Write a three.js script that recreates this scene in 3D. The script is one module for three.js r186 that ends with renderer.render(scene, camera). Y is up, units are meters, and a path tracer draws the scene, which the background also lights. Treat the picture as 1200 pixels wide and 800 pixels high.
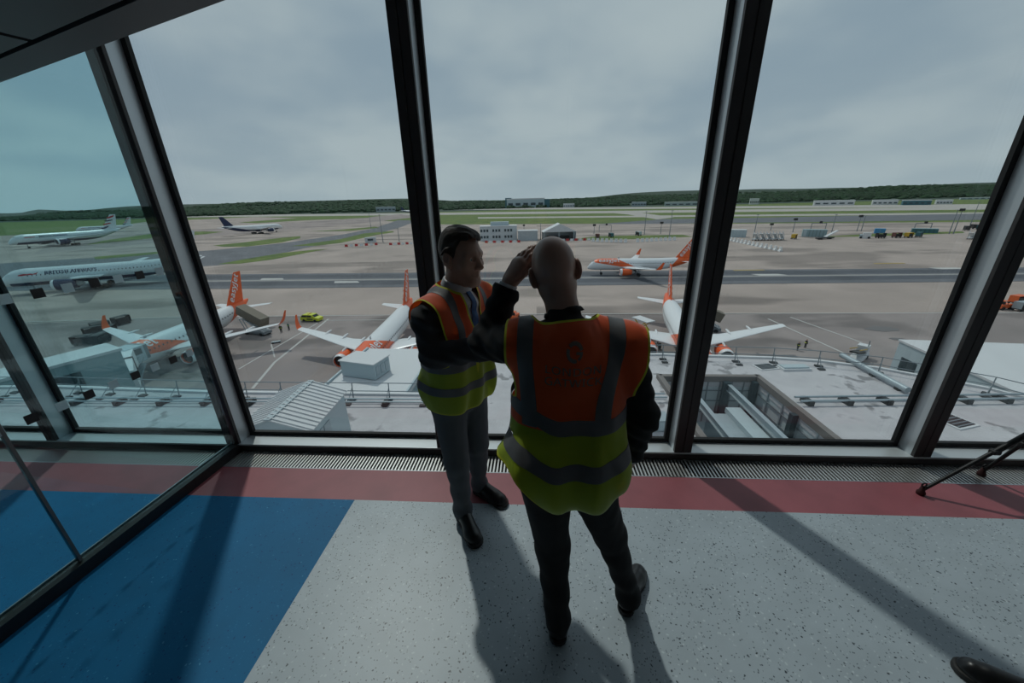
import * as THREE from 'three';
import { mergeGeometries, mergeVertices, toCreasedNormals } from 'three/addons/utils/BufferGeometryUtils.js';
import { RoundedBoxGeometry } from 'three/addons/geometries/RoundedBoxGeometry.js';
import { FontLoader } from 'three/addons/loaders/FontLoader.js';
import { TessellateModifier } from 'three/addons/modifiers/TessellateModifier.js';
import { TextGeometry } from 'three/addons/geometries/TextGeometry.js';

// ------------------------------------------------------------------ camera, sky, sun, exposure
const scene = new THREE.Scene();
const EYE = new THREE.Vector3(0, 1.9, 0), FOCAL = 430;
const PITCH = THREE.MathUtils.degToRad(-20.9), ROLL = THREE.MathUtils.degToRad(-1.5), YAW = THREE.MathUtils.degToRad(4.1);
const camera = new THREE.PerspectiveCamera(2 * Math.atan(400 / FOCAL) * 180 / Math.PI, 1.5, 0.05, 30000);
camera.position.copy(EYE);
camera.rotation.order = 'YXZ';
camera.rotation.set(PITCH, YAW, ROLL);
camera.updateMatrixWorld(true);

const renderer = new THREE.WebGLRenderer();
renderer.toneMapping = THREE.LinearToneMapping;
renderer.toneMappingExposure = 1.0;
renderer.shadowMap.enabled = true;

// noise
function hash3(x, y, z) { let h = Math.imul(x, 374761393) ^ Math.imul(y, 668265263) ^ Math.imul(z, 2147483647 - 1640531527); h = Math.imul(h ^ (h >>> 13), 1274126177); h ^= h >>> 16; return (h >>> 0) / 4294967296; }
const fade = (t) => t * t * (3 - 2 * t), mixf = (a, b, t) => a + (b - a) * t, clamp = (x, a, b) => Math.min(b, Math.max(a, x));
function noise3(x, y, z) {
  const i = Math.floor(x), j = Math.floor(y), k = Math.floor(z), u = fade(x - i), v = fade(y - j), w = fade(z - k);
  return mixf(mixf(mixf(hash3(i, j, k), hash3(i + 1, j, k), u), mixf(hash3(i, j + 1, k), hash3(i + 1, j + 1, k), u), v),
    mixf(mixf(hash3(i, j, k + 1), hash3(i + 1, j, k + 1), u), mixf(hash3(i, j + 1, k + 1), hash3(i + 1, j + 1, k + 1), u), v), w);
}
function fbm(x, y, z, oct = 4) { let s = 0, a = 0.5, n = 0; for (let o = 0; o < oct; o++) { s += a * noise3(x, y, z); n += a; a *= 0.5; x = x * 2.03 + 7.1; y = y * 2.03 + 3.7; z = z * 2.03 + 1.3; } return s / n; }
const smooth = (a, b, x) => fade(clamp((x - a) / (b - a), 0, 1));

// hazy overcast sky: soft cloud sheets, slightly paler towards the horizon all round
{
  const W = 1024, H = 512, data = new Float32Array(W * H * 4);
  for (let r = 0; r < H; r++) {
    const el = ((r + 0.5) / H - 0.5) * Math.PI, y = Math.sin(el);
    for (let c = 0; c < W; c++) {
      const az = ((c + 0.5) / W - 0.5) * 2 * Math.PI, x = Math.cos(az) * Math.cos(el), z = Math.sin(az) * Math.cos(el);
      const q = 1 / (Math.max(y, 0) + 0.22), n = fbm(x * q * 1.7 + 3, z * q * 1.7 + 9, 0.3, 5), m = fbm(x * q * 0.7 + 13, z * q * 0.7 + 2, 4.3, 3);
      const cloud = smooth(0.34, 0.66, n * 0.6 + m * 0.4), low = Math.exp(-Math.max(y, 0) * 7);
      const base = [0.325, 0.405, 0.485], white = [0.535, 0.585, 0.615], hor = [0.515, 0.575, 0.60];
      for (let k = 0; k < 3; k++) data[(r * W + c) * 4 + k] = mixf(mixf(base[k], white[k], cloud), hor[k], low * 0.75) * 1.0;
      data[(r * W + c) * 4 + 3] = 1;
    }
  }
  const sky = new THREE.DataTexture(data, W, H, THREE.RGBAFormat, THREE.FloatType);
  sky.mapping = THREE.EquirectangularReflectionMapping; sky.magFilter = THREE.LinearFilter; sky.needsUpdate = true;
  scene.background = sky; scene.environment = sky;
}
const sun = new THREE.DirectionalLight(new THREE.Color(1.0, 0.955, 0.88), 1.6);
sun.name = 'sun';
{
  const az = THREE.MathUtils.degToRad(-29.0), el = THREE.MathUtils.degToRad(56);
  sun.position.set(Math.sin(az) * Math.cos(el) * 400, Math.sin(el) * 400, -Math.cos(az) * Math.cos(el) * 400);
  sun.castShadow = true; sun.shadow.radius = 3.2;
  Object.assign(sun.shadow.camera, { left: -250, right: 250, top: 250, bottom: -250, near: 1, far: 1200 });
  scene.add(sun); scene.add(sun.target);
}

// ------------------------------------------------------------------ helpers
const GROUND = -24.3, ROOF = -10;
const V = (x, y, z) => new THREE.Vector3(x, y, z);
const camX = V(0, 0, 0), camY = V(0, 0, 0), camZ = V(0, 0, 0);
camera.matrixWorld.extractBasis(camX, camY, camZ);
const rayOf = (px, py) => camZ.clone().negate().addScaledVector(camX, (px - 600) / FOCAL).addScaledVector(camY, (400 - py) / FOCAL);
const onY = (px, py, y) => { const d = rayOf(px, py); return EYE.clone().addScaledVector(d, (y - EYE.y) / d.y); };   // where a pixel's ray meets a level
const onZ = (px, py, z) => { const d = rayOf(px, py); return EYE.clone().addScaledVector(d, (z - EYE.z) / d.z); };
const atDepth = (px, py, D) => EYE.clone().addScaledVector(rayOf(px, py), D);
const G = (px, py, h = 0) => onY(px, py, GROUND + h);
let seed = 12345;
const rnd = () => { seed = (seed + 0x6d2b79f5) | 0; let t = Math.imul(seed ^ (seed >>> 15), 1 | seed); t = (t + Math.imul(t ^ (t >>> 7), 61 | t)) ^ t; return ((t ^ (t >>> 14)) >>> 0) / 4294967296; };
const rr = (a, b) => a + (b - a) * rnd();

const taken = new Map();
function numbered(name) { const n = taken.get(name) ?? 0; taken.set(name, n + 1); return n ? name + '_' + String(n).padStart(3, '0') : name; }
function flags(o) { o.castShadow = true; o.receiveShadow = true; return o; }
function part(parent, name, geo, mat, label) { const m = flags(new THREE.Mesh(geo, mat)); m.name = name; if (label) m.userData.label = label; parent.add(m); return m; }
function thing(name, label, category, pos = [0, 0, 0], turn = 0, group) {
  const o = new THREE.Group(); o.name = numbered(name); o.position.set(...(pos.isVector3 ? pos.toArray() : pos)); o.rotation.y = turn;
  o.userData = { label, category }; if (group) o.userData.group = group; scene.add(o); return o;
}
function solo(name, geo, mat, label, category, group) { const m = flags(new THREE.Mesh(geo, mat)); m.name = numbered(name); m.userData = { label, category }; if (group) m.userData.group = group; scene.add(m); return m; }
function structure(name, label, category) { const o = new THREE.Group(); o.name = name; o.userData = { label, category, kind: 'structure' }; scene.add(o); return o; }
function copyOf(root, label, pos, turn = 0, group) {
  const base = root.name.replace(/_\d{3}$/, ''), r = root.clone(); r.name = numbered(base); r.userData = { ...root.userData, label }; if (group) r.userData.group = group;
  r.position.set(...(pos.isVector3 ? pos.toArray() : pos)); r.rotation.set(0, turn, 0); scene.add(r); return r;
}
// geometry shorthand
const box = (w, h, d, x = 0, y = 0, z = 0) => new THREE.BoxGeometry(w, h, d).translate(x, y, z);
const rbox = (w, h, d, r, x = 0, y = 0, z = 0) => new RoundedBoxGeometry(w, h, d, 2, r).translate(x, y, z);
const slab = (x0, x1, y0, y1, z0, z1) => box(x1 - x0, y1 - y0, z1 - z0, (x0 + x1) / 2, (y0 + y1) / 2, (z0 + z1) / 2);
function rod(a, b, r, seg = 8, r2 = r) {
  const d = b.clone().sub(a), g = new THREE.CylinderGeometry(r2, r, d.length(), seg);
  g.applyQuaternion(new THREE.Quaternion().setFromUnitVectors(V(0, 1, 0), d.clone().normalize()));
  return g.translate((a.x + b.x) / 2, (a.y + b.y) / 2, (a.z + b.z) / 2);
}
function bar(a, b, w, h) { // rectangular bar between two points
  const d = b.clone().sub(a), g = new THREE.BoxGeometry(w, h, d.length()), m = new THREE.Matrix4().lookAt(b, a, V(0, 1, 0));
  g.applyMatrix4(m); return g.translate((a.x + b.x) / 2, (a.y + b.y) / 2, (a.z + b.z) / 2);
}
const plainG = (g) => { const q = g.index ? g.toNonIndexed() : g; for (const k of Object.keys(q.attributes)) if (!['position', 'normal', 'uv'].includes(k)) q.deleteAttribute(k); if (!q.attributes.uv) q.setAttribute('uv', new THREE.BufferAttribute(new Float32Array(q.attributes.position.count * 2), 2)); return q; };
const merge = (list) => mergeGeometries(list.map(plainG));
const lathe = (pts, seg = 20) => new THREE.LatheGeometry(pts.map(([r, y]) => new THREE.Vector2(r, y)), seg);
function planarUV(g, s = 1) { // uv in metres from x and z (or x,y / z,y on upright faces)
  const p = g.attributes.position, n = g.attributes.normal, uv = new Float32Array(p.count * 2);
  for (let i = 0; i < p.count; i++) {
    const ax = Math.abs(n.getX(i)), ay = Math.abs(n.getY(i)), az = Math.abs(n.getZ(i));
    const [u, v] = ay >= ax && ay >= az ? [p.getX(i), p.getZ(i)] : ax > az ? [p.getZ(i), p.getY(i)] : [p.getX(i), p.getY(i)];
    uv[2 * i] = u * s; uv[2 * i + 1] = v * s;
  }
  g.setAttribute('uv', new THREE.BufferAttribute(uv, 2)); return g;
}
// flat ground patch from a list of points, given thickness
function patch(pts, y, thick = 0.02) {
  const s = new THREE.Shape(pts.map((p) => new THREE.Vector2(p.x, -p.z)));
  const g = new THREE.ExtrudeGeometry(s, { depth: thick, bevelEnabled: false });
  return planarUV(g.rotateX(-Math.PI / 2).translate(0, y - thick, 0));
}
// materials
const mat = (color, roughness = 0.7, metalness = 0, more = {}) => new THREE.MeshStandardMaterial({ color, roughness, metalness, ...more });
const lin = (r, g, b) => new THREE.Color().setRGB(r, g, b);
function texture(w, h, fn, srgb = true) { // fn(x, y) -> [r,g,b] 0..1
  const d = new Uint8Array(w * h * 4);
  for (let y = 0; y < h; y++) for (let x = 0; x < w; x++) { const c = fn(x, y), o = (y * w + x) * 4; for (let k = 0; k < 3; k++) d[o + k] = clamp(c[k], 0, 1) * 255; d[o + 3] = 255; }
  const t = new THREE.DataTexture(d, w, h, THREE.RGBAFormat); t.magFilter = THREE.LinearFilter; t.minFilter = THREE.LinearMipmapLinearFilter; t.generateMipmaps = true;
  t.wrapS = t.wrapT = THREE.RepeatWrapping; if (srgb) t.colorSpace = THREE.SRGBColorSpace; t.needsUpdate = true; return t;
}
function tileNoise(x, y, w, period, z) { // noise that repeats after w pixels
  let s = 0, a = 0.5, n = 0, per = period; const zi = Math.floor(z * 10);
  for (let o = 0; o < 4; o++) {
    const u = x / w * per, v = y / w * per, i = Math.floor(u), j = Math.floor(v), fu = fade(u - i), fv = fade(v - j), i0 = i % per, i1 = (i + 1) % per, j0 = j % per, j1 = (j + 1) % per;
    s += a * mixf(mixf(hash3(i0, j0, zi + o), hash3(i1, j0, zi + o), fu), mixf(hash3(i0, j1, zi + o), hash3(i1, j1, zi + o), fu), fv); n += a; a *= 0.5; per *= 2;
  }
  return s / n;
}
// cut a mesh along g(p) = 0: [g >= 0, g < 0]
function split(geo, fn) {
  const g = geo.index ? geo.toNonIndexed() : geo, P = g.attributes.position.array, N = g.attributes.normal.array, out = [[[], []], [[], []]];
  const put = (o, i, j, t) => { for (let k = 0; k < 3; k++) { o[0].push(P[i * 3 + k] + (P[j * 3 + k] - P[i * 3 + k]) * t); o[1].push(N[i * 3 + k] + (N[j * 3 + k] - N[i * 3 + k]) * t); } };
  const v = V(0, 0, 0), n = V(0, 0, 0), val = new Float64Array(P.length / 3);
  for (let i = 0; i < val.length; i++) { v.fromArray(P, i * 3); n.fromArray(N, i * 3); val[i] = fn(v, n); }
  for (let i = 0; i < val.length; i += 3) {
    const s = [val[i] >= 0, val[i + 1] >= 0, val[i + 2] >= 0], c = s[0] + s[1] + s[2];
    if (c === 3 || c === 0) { const o = out[c === 3 ? 0 : 1]; for (let k = 0; k < 3; k++) put(o, i + k, i + k, 0); continue; }
    const lone = c === 1 ? s.indexOf(true) : s.indexOf(false), a = i + lone, b = i + (lone + 1) % 3, d = i + (lone + 2) % 3;
    const tb = val[a] / (val[a] - val[b]), td = val[a] / (val[a] - val[d]), one = out[c === 1 ? 0 : 1], two = out[c === 1 ? 1 : 0];
    put(one, a, a, 0); put(one, a, b, tb); put(one, a, d, td);
    put(two, a, b, tb); put(two, b, b, 0); put(two, d, d, 0); put(two, a, b, tb); put(two, d, d, 0); put(two, a, d, td);
  }
  return out.map(([p, n]) => { const q = new THREE.BufferGeometry(); q.setAttribute('position', new THREE.Float32BufferAttribute(p, 3)); q.setAttribute('normal', new THREE.Float32BufferAttribute(n, 3)); return q; });
}
const count = (g) => g.attributes.position.count;
function pushOut(g, d) { const p = g.attributes.position.array.slice(), n = g.attributes.normal.array; for (let i = 0; i < p.length; i += 3) { const l = Math.hypot(n[i], n[i + 1], n[i + 2]) || 1; for (let k = 0; k < 3; k++) p[i + k] += n[i + k] / l * d; } const q = g.clone(); q.setAttribute('position', new THREE.BufferAttribute(p, 3)); return q; }
const font = await new FontLoader().loadAsync('fonts/droid/droid_sans_bold.typeface.json');
function textGeo(s, size, depth = 0.02) { const g = new TextGeometry(s, { font, size, depth, curveSegments: 4, bevelEnabled: false }); g.computeBoundingBox(); const b = g.boundingBox; return g.translate(-(b.min.x + b.max.x) / 2, -(b.min.y + b.max.y) / 2, 0); }

// ------------------------------------------------------------------ the room
const ZF = -2.40, ZG = -2.56, HEAD = 4.1, CEIL = 4.3;   // inner face of the frame, glass plane, window head, ceiling
function speckled(base, specks, size, seedZ) {
  const tone = texture(size, size, (x, y) => { const n = tileNoise(x, y, size, 9, seedZ) - 0.5, f = hash3(x, y, 5) - 0.5; return base.map((c) => c * (1 + n * 0.10 + f * 0.035)); });
  const d = tone.image.data;
  for (const [num, r0, r1, col, a] of specks) for (let i = 0; i < num; i++) {
    const cx = rr(0, size), cy = rr(0, size), r = rr(r0, r1), sx = rr(0.6, 1.5), an = rr(0, 3);
    for (let y = -Math.ceil(r * 1.6); y <= r * 1.6; y++) for (let x = -Math.ceil(r * 1.6); x <= r * 1.6; x++) {
      const u = (x * Math.cos(an) + y * Math.sin(an)) * sx, v = (y * Math.cos(an) - x * Math.sin(an)) / sx, q = clamp(r - Math.hypot(u, v) + 0.5, 0, 1) * a; if (q <= 0) continue;
      const o = ((((Math.round(cy + y) % size) + size) % size) * size + ((Math.round(cx + x) % size) + size) % size) * 4;
      for (let k = 0; k < 3; k++) d[o + k] = mixf(d[o + k], col[k] * 255, q);
    }
  }
  tone.needsUpdate = true; return tone;
}
const texWhite = speckled([0.67, 0.715, 0.745], [[2700, 1.0, 2.3, [0.22, 0.25, 0.28], 0.75], [300, 2.0, 3.4, [0.14, 0.17, 0.2], 0.85], [900, 1.5, 4, [0.82, 0.86, 0.87], 0.6]], 1024, 1.1);
const texBlue = speckled([0.01, 0.42, 0.61], [[1500, 1.0, 2.4, [0.25, 0.55, 0.75], 0.5], [700, 1.2, 3, [0.02, 0.22, 0.42], 0.7], [90, 2, 3.5, [0.45, 0.68, 0.82], 0.6]], 1024, 2.7);
const texRed = texture(512, 512, (x, y) => { const n = tileNoise(x, y, 512, 7, 8.2) - 0.5, f = hash3(x, y, 9) - 0.5; return [0.61, 0.335, 0.365].map((c) => c * (1 + n * 0.18 + f * 0.04)); });
for (const t of [texWhite, texBlue]) t.repeat.set(0.72, 0.72); texRed.repeat.set(0.8, 0.8);
const mWhite = mat(0xffffff, 0.42, 0, { map: texWhite }), mBlue = new THREE.MeshPhysicalMaterial({ roughness: 0.6, specularIntensity: 0.6, map: texBlue }), mRed = mat(0xffffff, 0.5, 0, { map: texRed });
const mFrame = mat(lin(0.052, 0.047, 0.047), 0.5), mGasket = mat(lin(0.010, 0.010, 0.011), 0.7), mReveal = mat(lin(0.70, 0.75, 0.78), 0.38, 0.45), mLedge = mat(lin(0.66, 0.70, 0.72), 0.35, 0.35);
const mSteel = mat(lin(0.42, 0.43, 0.44), 0.3, 0.85), mDark = mat(lin(0.02, 0.02, 0.021), 0.6), mBlack = mat(lin(0.012, 0.012, 0.013), 0.5);
const mWall = mat(lin(0.48, 0.48, 0.48), 0.85), mCeil = mat(lin(0.6, 0.6, 0.6), 0.9);
const mGlass = new THREE.MeshPhysicalMaterial({ color: lin(0.86, 0.905, 0.91), roughness: 0, transmission: 1, thickness: 0, ior: 1.5 });
const mGlassTeal = new THREE.MeshPhysicalMaterial({ color: lin(0.74, 0.90, 0.92), roughness: 0, transmission: 1, thickness: 0, ior: 1.5 });

const XL = -9, XR = 9, ZB = 5.5;
{
  const f = structure('floor', 'speckled vinyl floor with blue and white fields and a red strip', 'floor');
  part(f, 'white_vinyl', planarUV(slab(-1.255, XR, -0.12, 0, -1.905, ZB)), mWhite, 'off white vinyl with dark specks');
  part(f, 'white_vinyl', planarUV(slab(XL, -3.95, -0.12, 0, -1.905, ZB)), mWhite);
  part(f, 'blue_vinyl', planarUV(slab(-3.95, -1.255, -0.12, 0, -1.905, ZB)), mBlue, 'deep blue vinyl with fine pale specks');
  part(f, 'red_vinyl', planarUV(slab(XL, XR, -0.12, 0, -2.205, -1.905)), mRed, 'dusty red vinyl strip along the grille');
  part(f, 'subfloor', slab(XL, XR, -0.4, -0.12, -2.62, ZB), mWall);
}
{ // floor grille under the glazing: each bar a part
  const g = structure('trim_1', 'aluminium floor grille of thin parallel bars below the windows', 'floor grille');
  part(g, 'tray', slab(XL, XR, -0.12, -0.045, -2.56, -2.205), mBlack);
  for (const z of [-2.396, -2.209]) part(g, 'edge_rail', slab(XL, XR, -0.045, 0.001, z - 0.004, z + 0.004), mSteel);
  const bg = box(0.0105, 0.012, 0.182, 0, -0.007, 0), mBar = mat(lin(0.62, 0.62, 0.61), 0.38, 0.6);
  const n = 298, x0 = -3.05, pitch = 0.0262, more = [];
  for (let i = 0; i < n; i++) { const b = part(g, 'grille_bar', bg, mBar); b.position.set(x0 + i * pitch, 0, -2.3025); }
  for (let x = x0 - pitch; x > XL; x -= pitch) more.push(bg.clone().translate(x, 0, -2.3025));
  for (let x = x0 + n * pitch; x < XR; x += pitch) more.push(bg.clone().translate(x, 0, -2.3025));
  part(g, 'far_grille_bars', merge(more), mBar).userData.kind = 'stuff';
}
// glazing: mullions with a dark cover cap, pale reveals; panes set back against black gaskets
const MX = [[-7.72, -7.60], [-6.02, -5.90], [-4.24, -4.145], [-2.59, -2.475], [-0.80, -0.68], [1.055, 1.187], [2.775, 2.900], [4.57, 4.69], [6.31, 6.43], [8.1, 8.22]];
{
  const w = structure('wall_front', 'window wall of dark mullions with pale grey reveals over a low ledge', 'window wall');
  part(w, 'base_frame', slab(XL, XR, -0.12, 0.052, ZF - 0.012, ZF), mFrame);
  part(w, 'ledge', rbox(XR - XL, 0.03, 0.17, 0.004, 0, 0.05, ZF - 0.086), mLedge, 'pale grey metal ledge below the glass');
  part(w, 'outer_base', slab(XL, XR, -0.4, 0.035, -2.6, ZF - 0.013), mFrame);
  part(w, 'window_head', slab(XL, XR, HEAD, CEIL + 0.1, -2.66, ZF), mFrame);
  for (const [a, b] of MX) {
    const c = (a + b) / 2, h = HEAD - 0.04, y = 0.04 + h / 2;
    const core = part(w, 'mullion', box(b - a - 0.012, h, 0.135, c, y, -2.5035), mGasket);
    part(core, 'cover_cap', rbox((b - a) / 2 - 0.004, h, 0.03, 0.004, a + (b - a) / 4, y, -2.42), mFrame);
    part(core, 'cover_cap', rbox((b - a) / 2 - 0.004, h, 0.03, 0.004, b - (b - a) / 4, y, -2.42), mFrame);
    part(core, 'reveal', box(0.006, h, 0.125, a + 0.004, y, -2.492), mReveal, 'pale grey side of the mullion');
    part(core, 'reveal', box(0.006, h, 0.125, b - 0.004, y, -2.492), mReveal);
  }
}
for (let i = 0; i < MX.length - 1; i++) {
  const a = MX[i][1], b = MX[i + 1][0], w = structure('window_' + (i + 1), 'tall fixed window pane in black gaskets', 'window');
  part(w, 'pane', box(b - a, HEAD - 0.06, 0.012, (a + b) / 2, 0.06 + (HEAD - 0.06) / 2, ZG - 0.006), mGlass);
  const y = 0.065 + (HEAD - 0.065) / 2, h = HEAD - 0.065;
  part(w, 'gasket', box(0.034, h, 0.03, a + 0.017, y, ZG + 0.012), mGasket); part(w, 'gasket', box(0.034, h, 0.03, b - 0.017, y, ZG + 0.012), mGasket);
  part(w, 'gasket', box(b - a - 0.068, 0.034, 0.03, (a + b) / 2, 0.083, ZG + 0.012), mGasket); part(w, 'gasket', box(b - a - 0.068, 0.034, 0.03, (a + b) / 2, HEAD - 0.017, ZG + 0.012), mGasket);
}
{
  const c = structure('ceiling', 'plain grey ceiling', 'ceiling'); part(c, 'ceiling_slab', slab(XL, XR, CEIL, CEIL + 0.3, ZF + 0.001, ZB), mCeil);
  for (const [n, g] of [['wall_left', slab(XL - 0.25, XL, -0.4, CEIL + 0.3, -2.66, ZB)], ['wall_right', slab(XR, XR + 0.25, -0.4, CEIL + 0.3, -2.66, ZB)], ['wall_back', slab(XL - 0.25, XR + 0.25, -0.4, CEIL + 0.3, ZB, ZB + 0.25)]]) { const w = structure(n, 'plain grey inner wall', 'wall'); part(w, 'wall_panel', g, mWall); }
  const t = structure('wall_tower', 'concrete tower shaft carrying the viewing floor', 'wall'); part(t, 'shaft', slab(-8.5, 8.5, ROOF, -0.4, -1.6, ZB), mat(lin(0.3, 0.3, 0.3), 0.9));
}
{ // dropped soffit running askew across the corner
  const s = structure('trim_2', 'dark metal panelled soffit dropped below the ceiling', 'soffit');
  const A = V(-2.60, 0, -1.958), d = V(1.656, 0, 0.588).normalize(), back = V(-d.z, 0, d.x), y = 2.5;   // back: away from the windows
  const prism = (s0, s1, b0, b1, y0, y1) => { const pts = [[s0, b0], [s1, b0], [s1, b1], [s0, b1]].map(([u, v]) => A.clone().addScaledVector(d, u).addScaledVector(back, v)); return patch(pts, y1, y1 - y0); };
  const mLip = mat(lin(0.075, 0.075, 0.078), 0.55), mPanel = mat(lin(0.045, 0.048, 0.052), 0.5);
  part(s, 'edge_lip', prism(-0.02, 3.1, 0, 0.115, y, y + 0.14), mLip, 'grey metal edge lip');
  part(s, 'upstand', prism(-0.02, 3.1, 0.01, 0.03, y + 0.14, CEIL), mLip);
  part(s, 'backing', prism(-0.02, 3.1, 0.04, 2.6, y + 0.03, y + 0.05), mBlack);
  for (const [s0, s1] of [[-0.02, 0.80], [0.835, 1.95], [1.985, 3.1]]) part(s, 'soffit_panel', prism(s0, s1, 0.135, 2.6, y, y + 0.03), mPanel);
}
{ // glass partition with two rows of marker squares
  const p = thing('glass_partition', 'teal tinted glass partition with rows of small squares in a dark floor channel', 'partition', [-2.600, 0, -0.5], THREE.MathUtils.degToRad(-3));
  p.userData.kind = 'structure';
  const z0 = ZF + 0.006 + 0.5, z1 = 2.2;
  part(p, 'floor_channel', box(0.075, 0.075, z1 - z0, 0, 0.0375, (z0 + z1) / 2), mBlack, 'dark floor channel');
  part(p, 'channel_lip', box(0.008, 0.012, z1 - z0, -0.03, 0.081, (z0 + z1) / 2), mSteel, 'bright metal lip');
  const zj = -1.33 + 0.5;
  for (const [a, b] of [[z0, zj - 0.008], [zj + 0.008, 0.75], [0.766, z1]]) part(p, 'pane', box(0.012, CEIL - 0.08, b - a, 0, 0.08 + (CEIL - 0.08) / 2, (a + b) / 2), mGlassTeal);
  for (const z of [zj, 0.758]) part(p, 'joint_strip', box(0.02, CEIL - 0.08, 0.014, 0, 0.08 + (CEIL - 0.08) / 2, z), mat(lin(0.16, 0.16, 0.155), 0.4, 0.4), 'slim metal joint strip');
  const mSqD = mat(lin(0.012, 0.011, 0.012), 0.6), mSqL = new THREE.MeshPhysicalMaterial({ color: lin(0.8, 0.86, 0.88), roughness: 0.8, transmission: 0.6, thickness: 0 });
  const sq = box(0.003, 0.048, 0.048);
  for (const y of [1.522, 0.936]) for (let k = 0; k < 16; k++) for (const light of [0, 1]) {
    const z = -2.42 + (y > 1.2 ? 0.004 : 0) + k * 0.2455 + light * 0.123 + 0.5; if (z > z1 - 0.1 || z < z0 + 0.04) continue;
    const m = part(p, 'marker_square', sq, light ? mSqL : mSqD); m.position.set(0.0078, y, z);
  }
}

// ------------------------------------------------------------------ the airfield
const texConc = texture(1024, 1024, (x, y) => {
  const big = tileNoise(x, y, 1024, 5, 21.4), mid = tileNoise(x, y, 1024, 16, 3.1), streak = tileNoise(x * 0.25, y, 1024, 12, 6.6), f = hash3(x, y, 31) - 0.5;
  const jx = 0, stain = smooth(0.54, 0.68, big * 0.5 + streak * 0.5) * -0.24;
  const k = 1 + (big - 0.5) * 0.22 + (mid - 0.5) * 0.14 + f * 0.03 + jx + stain; return [0.66 * k, 0.602 * k, 0.57 * k];
});
texConc.repeat.set(1 / 170, 1 / 170);
const texTar = texture(512, 512, (x, y) => { const n = tileNoise(x, y, 512, 6, 41.4), m = tileNoise(x, y, 512, 20, 3.3), k = 1 + (n - 0.5) * 0.22 + (m - 0.5) * 0.12 + (hash3(x, y, 3) - 0.5) * 0.05; return [0.40 * k, 0.405 * k, 0.425 * k]; });
texTar.repeat.set(1 / 50, 1 / 50);
const texGrass = texture(512, 512, (x, y) => { const n = tileNoise(x, y, 512, 6, 1.4), m = tileNoise(x, y, 512, 24, 13.3), k = 1 + (n - 0.5) * 0.35 + (m - 0.5) * 0.35; return [0.365 * k + (n - 0.5) * 0.09, 0.43 * k, 0.19 * k]; });
texGrass.repeat.set(1 / 70, 1 / 70);
const mConc = mat(0xffffff, 0.9, 0, { map: texConc }), mTar = mat(0xffffff, 0.88, 0, { map: texTar }), mGrass = mat(0xffffff, 0.95, 0, { map: texGrass });
const mPaintW = mat(lin(0.50, 0.49, 0.47), 0.85), mPaintY = mat(lin(0.5, 0.36, 0.08), 0.85), mPale = mat(lin(0.42, 0.385, 0.35), 0.9);
const mStand = mat(0xffffff, 0.9, 0, { map: (() => { const t = texConc.clone(); t.repeat.set(1 / 90, 1 / 90); t.needsUpdate = true; return t; })(), color: lin(0.72, 0.75, 0.80) });
const ground = structure('ground', 'wide flat airfield of grass and concrete reaching to the woods', 'ground');
part(ground, 'grass_field', planarUV(slab(-5200, 5200, GROUND - 2, GROUND - 0.05, -5600, 40)), mGrass);
let layer = 0;
function lay(name, pts, m, label) { layer += 1; return part(ground, name, patch(pts, GROUND + 0.004 * layer, 0.05), m, label); }
const P = (list) => list.map(([x, y]) => G(x, y));
const line2 = (a, b, k0, k1) => [a.clone().lerp(b, k0), a.clone().lerp(b, k1)];     // a ground line through two points, stretched
function strip(name, far, near, m, k0 = 0, k1 = 1) { const f = line2(G(...far[0]), G(...far[1]), k0, k1), n = line2(G(...near[0]), G(...near[1]), k0, k1); return lay(name, [f[0], f[1], n[1], n[0]], m); }

// apron concrete out to the grass strips
lay('apron', [V(-900, 0, 30), V(900, 0, 30), V(900, 0, -330), ...P([[1150, 260], [860, 262], [700, 262], [520, 263], [440, 258], [300, 254], [170, 260], [60, 275]]), V(-1300, 0, -500)], mConc);
// far strips, from the woods towards the apron
strip('runway_strip', [[300, 251.5], [1100, 242.8]], [[300, 253.6], [1100, 245.2]], mPale, -1.2, 2.2);
strip('taxiway_strip', [[560, 254.4], [1100, 249.2]], [[560, 256], [1100, 251.5]], mPale, 0, 2);
strip('perimeter_road', [[300, 246.2], [1100, 239.5]], [[300, 247], [1100, 240.6]], mPale, -1, 2);
lay('taxiway', P([[700, 262.5], [780, 256.5], [860, 255.5], [1000, 252.8], [1160, 250], [1500, 247], [1500, 252], [1160, 257.5], [1000, 259.5], [860, 261], [740, 262.5]]), mTar);
lay('taxiway', P([[690, 247.5], [745, 248.5], [790, 254.5], [770, 257], [735, 251]]), mPale);
// left: curving asphalt between the islands of grass
lay('taxiway', P([[-150, 318], [60, 305], [180, 298], [250, 293], [330, 285], [400, 275], [438, 267.5], [466, 258], [490, 258], [470, 266], [430, 277], [360, 290], [300, 304], [255, 311], [60, 322], [-150, 338]]), mTar);
lay('taxiway', P([[60, 283], [175, 273], [250, 268], [330, 262], [400, 257], [470, 251], [490, 254], [420, 262], [340, 269], [250, 277], [175, 285], [40, 298]]), mat(0xffffff, 0.9, 0, { map: texConc, color: lin(0.8, 0.8, 0.84) }));
lay('grass_island', P([[250, 287.5], [285, 284], [330, 278.5], [352, 276.5], [352, 279], [330, 284], [290, 288.8], [262, 289.2]]), mGrass);
lay('grass_island', P([[340, 288.4], [400, 280], [426, 273.5], [460, 270.5], [462, 272], [440, 275.5], [400, 284.5], [370, 288]]), mGrass);
lay('grass_island', P([[255, 309.5], [290, 303], [330, 296.5], [368, 292.5], [385, 291.6], [360, 296], [320, 304], [280, 309]]), mGrass);
lay('grass_island', P([[120, 282], [180, 273.5], [238, 271], [262, 271.5], [240, 274.5], [180, 279], [100, 287]]), mGrass);
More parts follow.
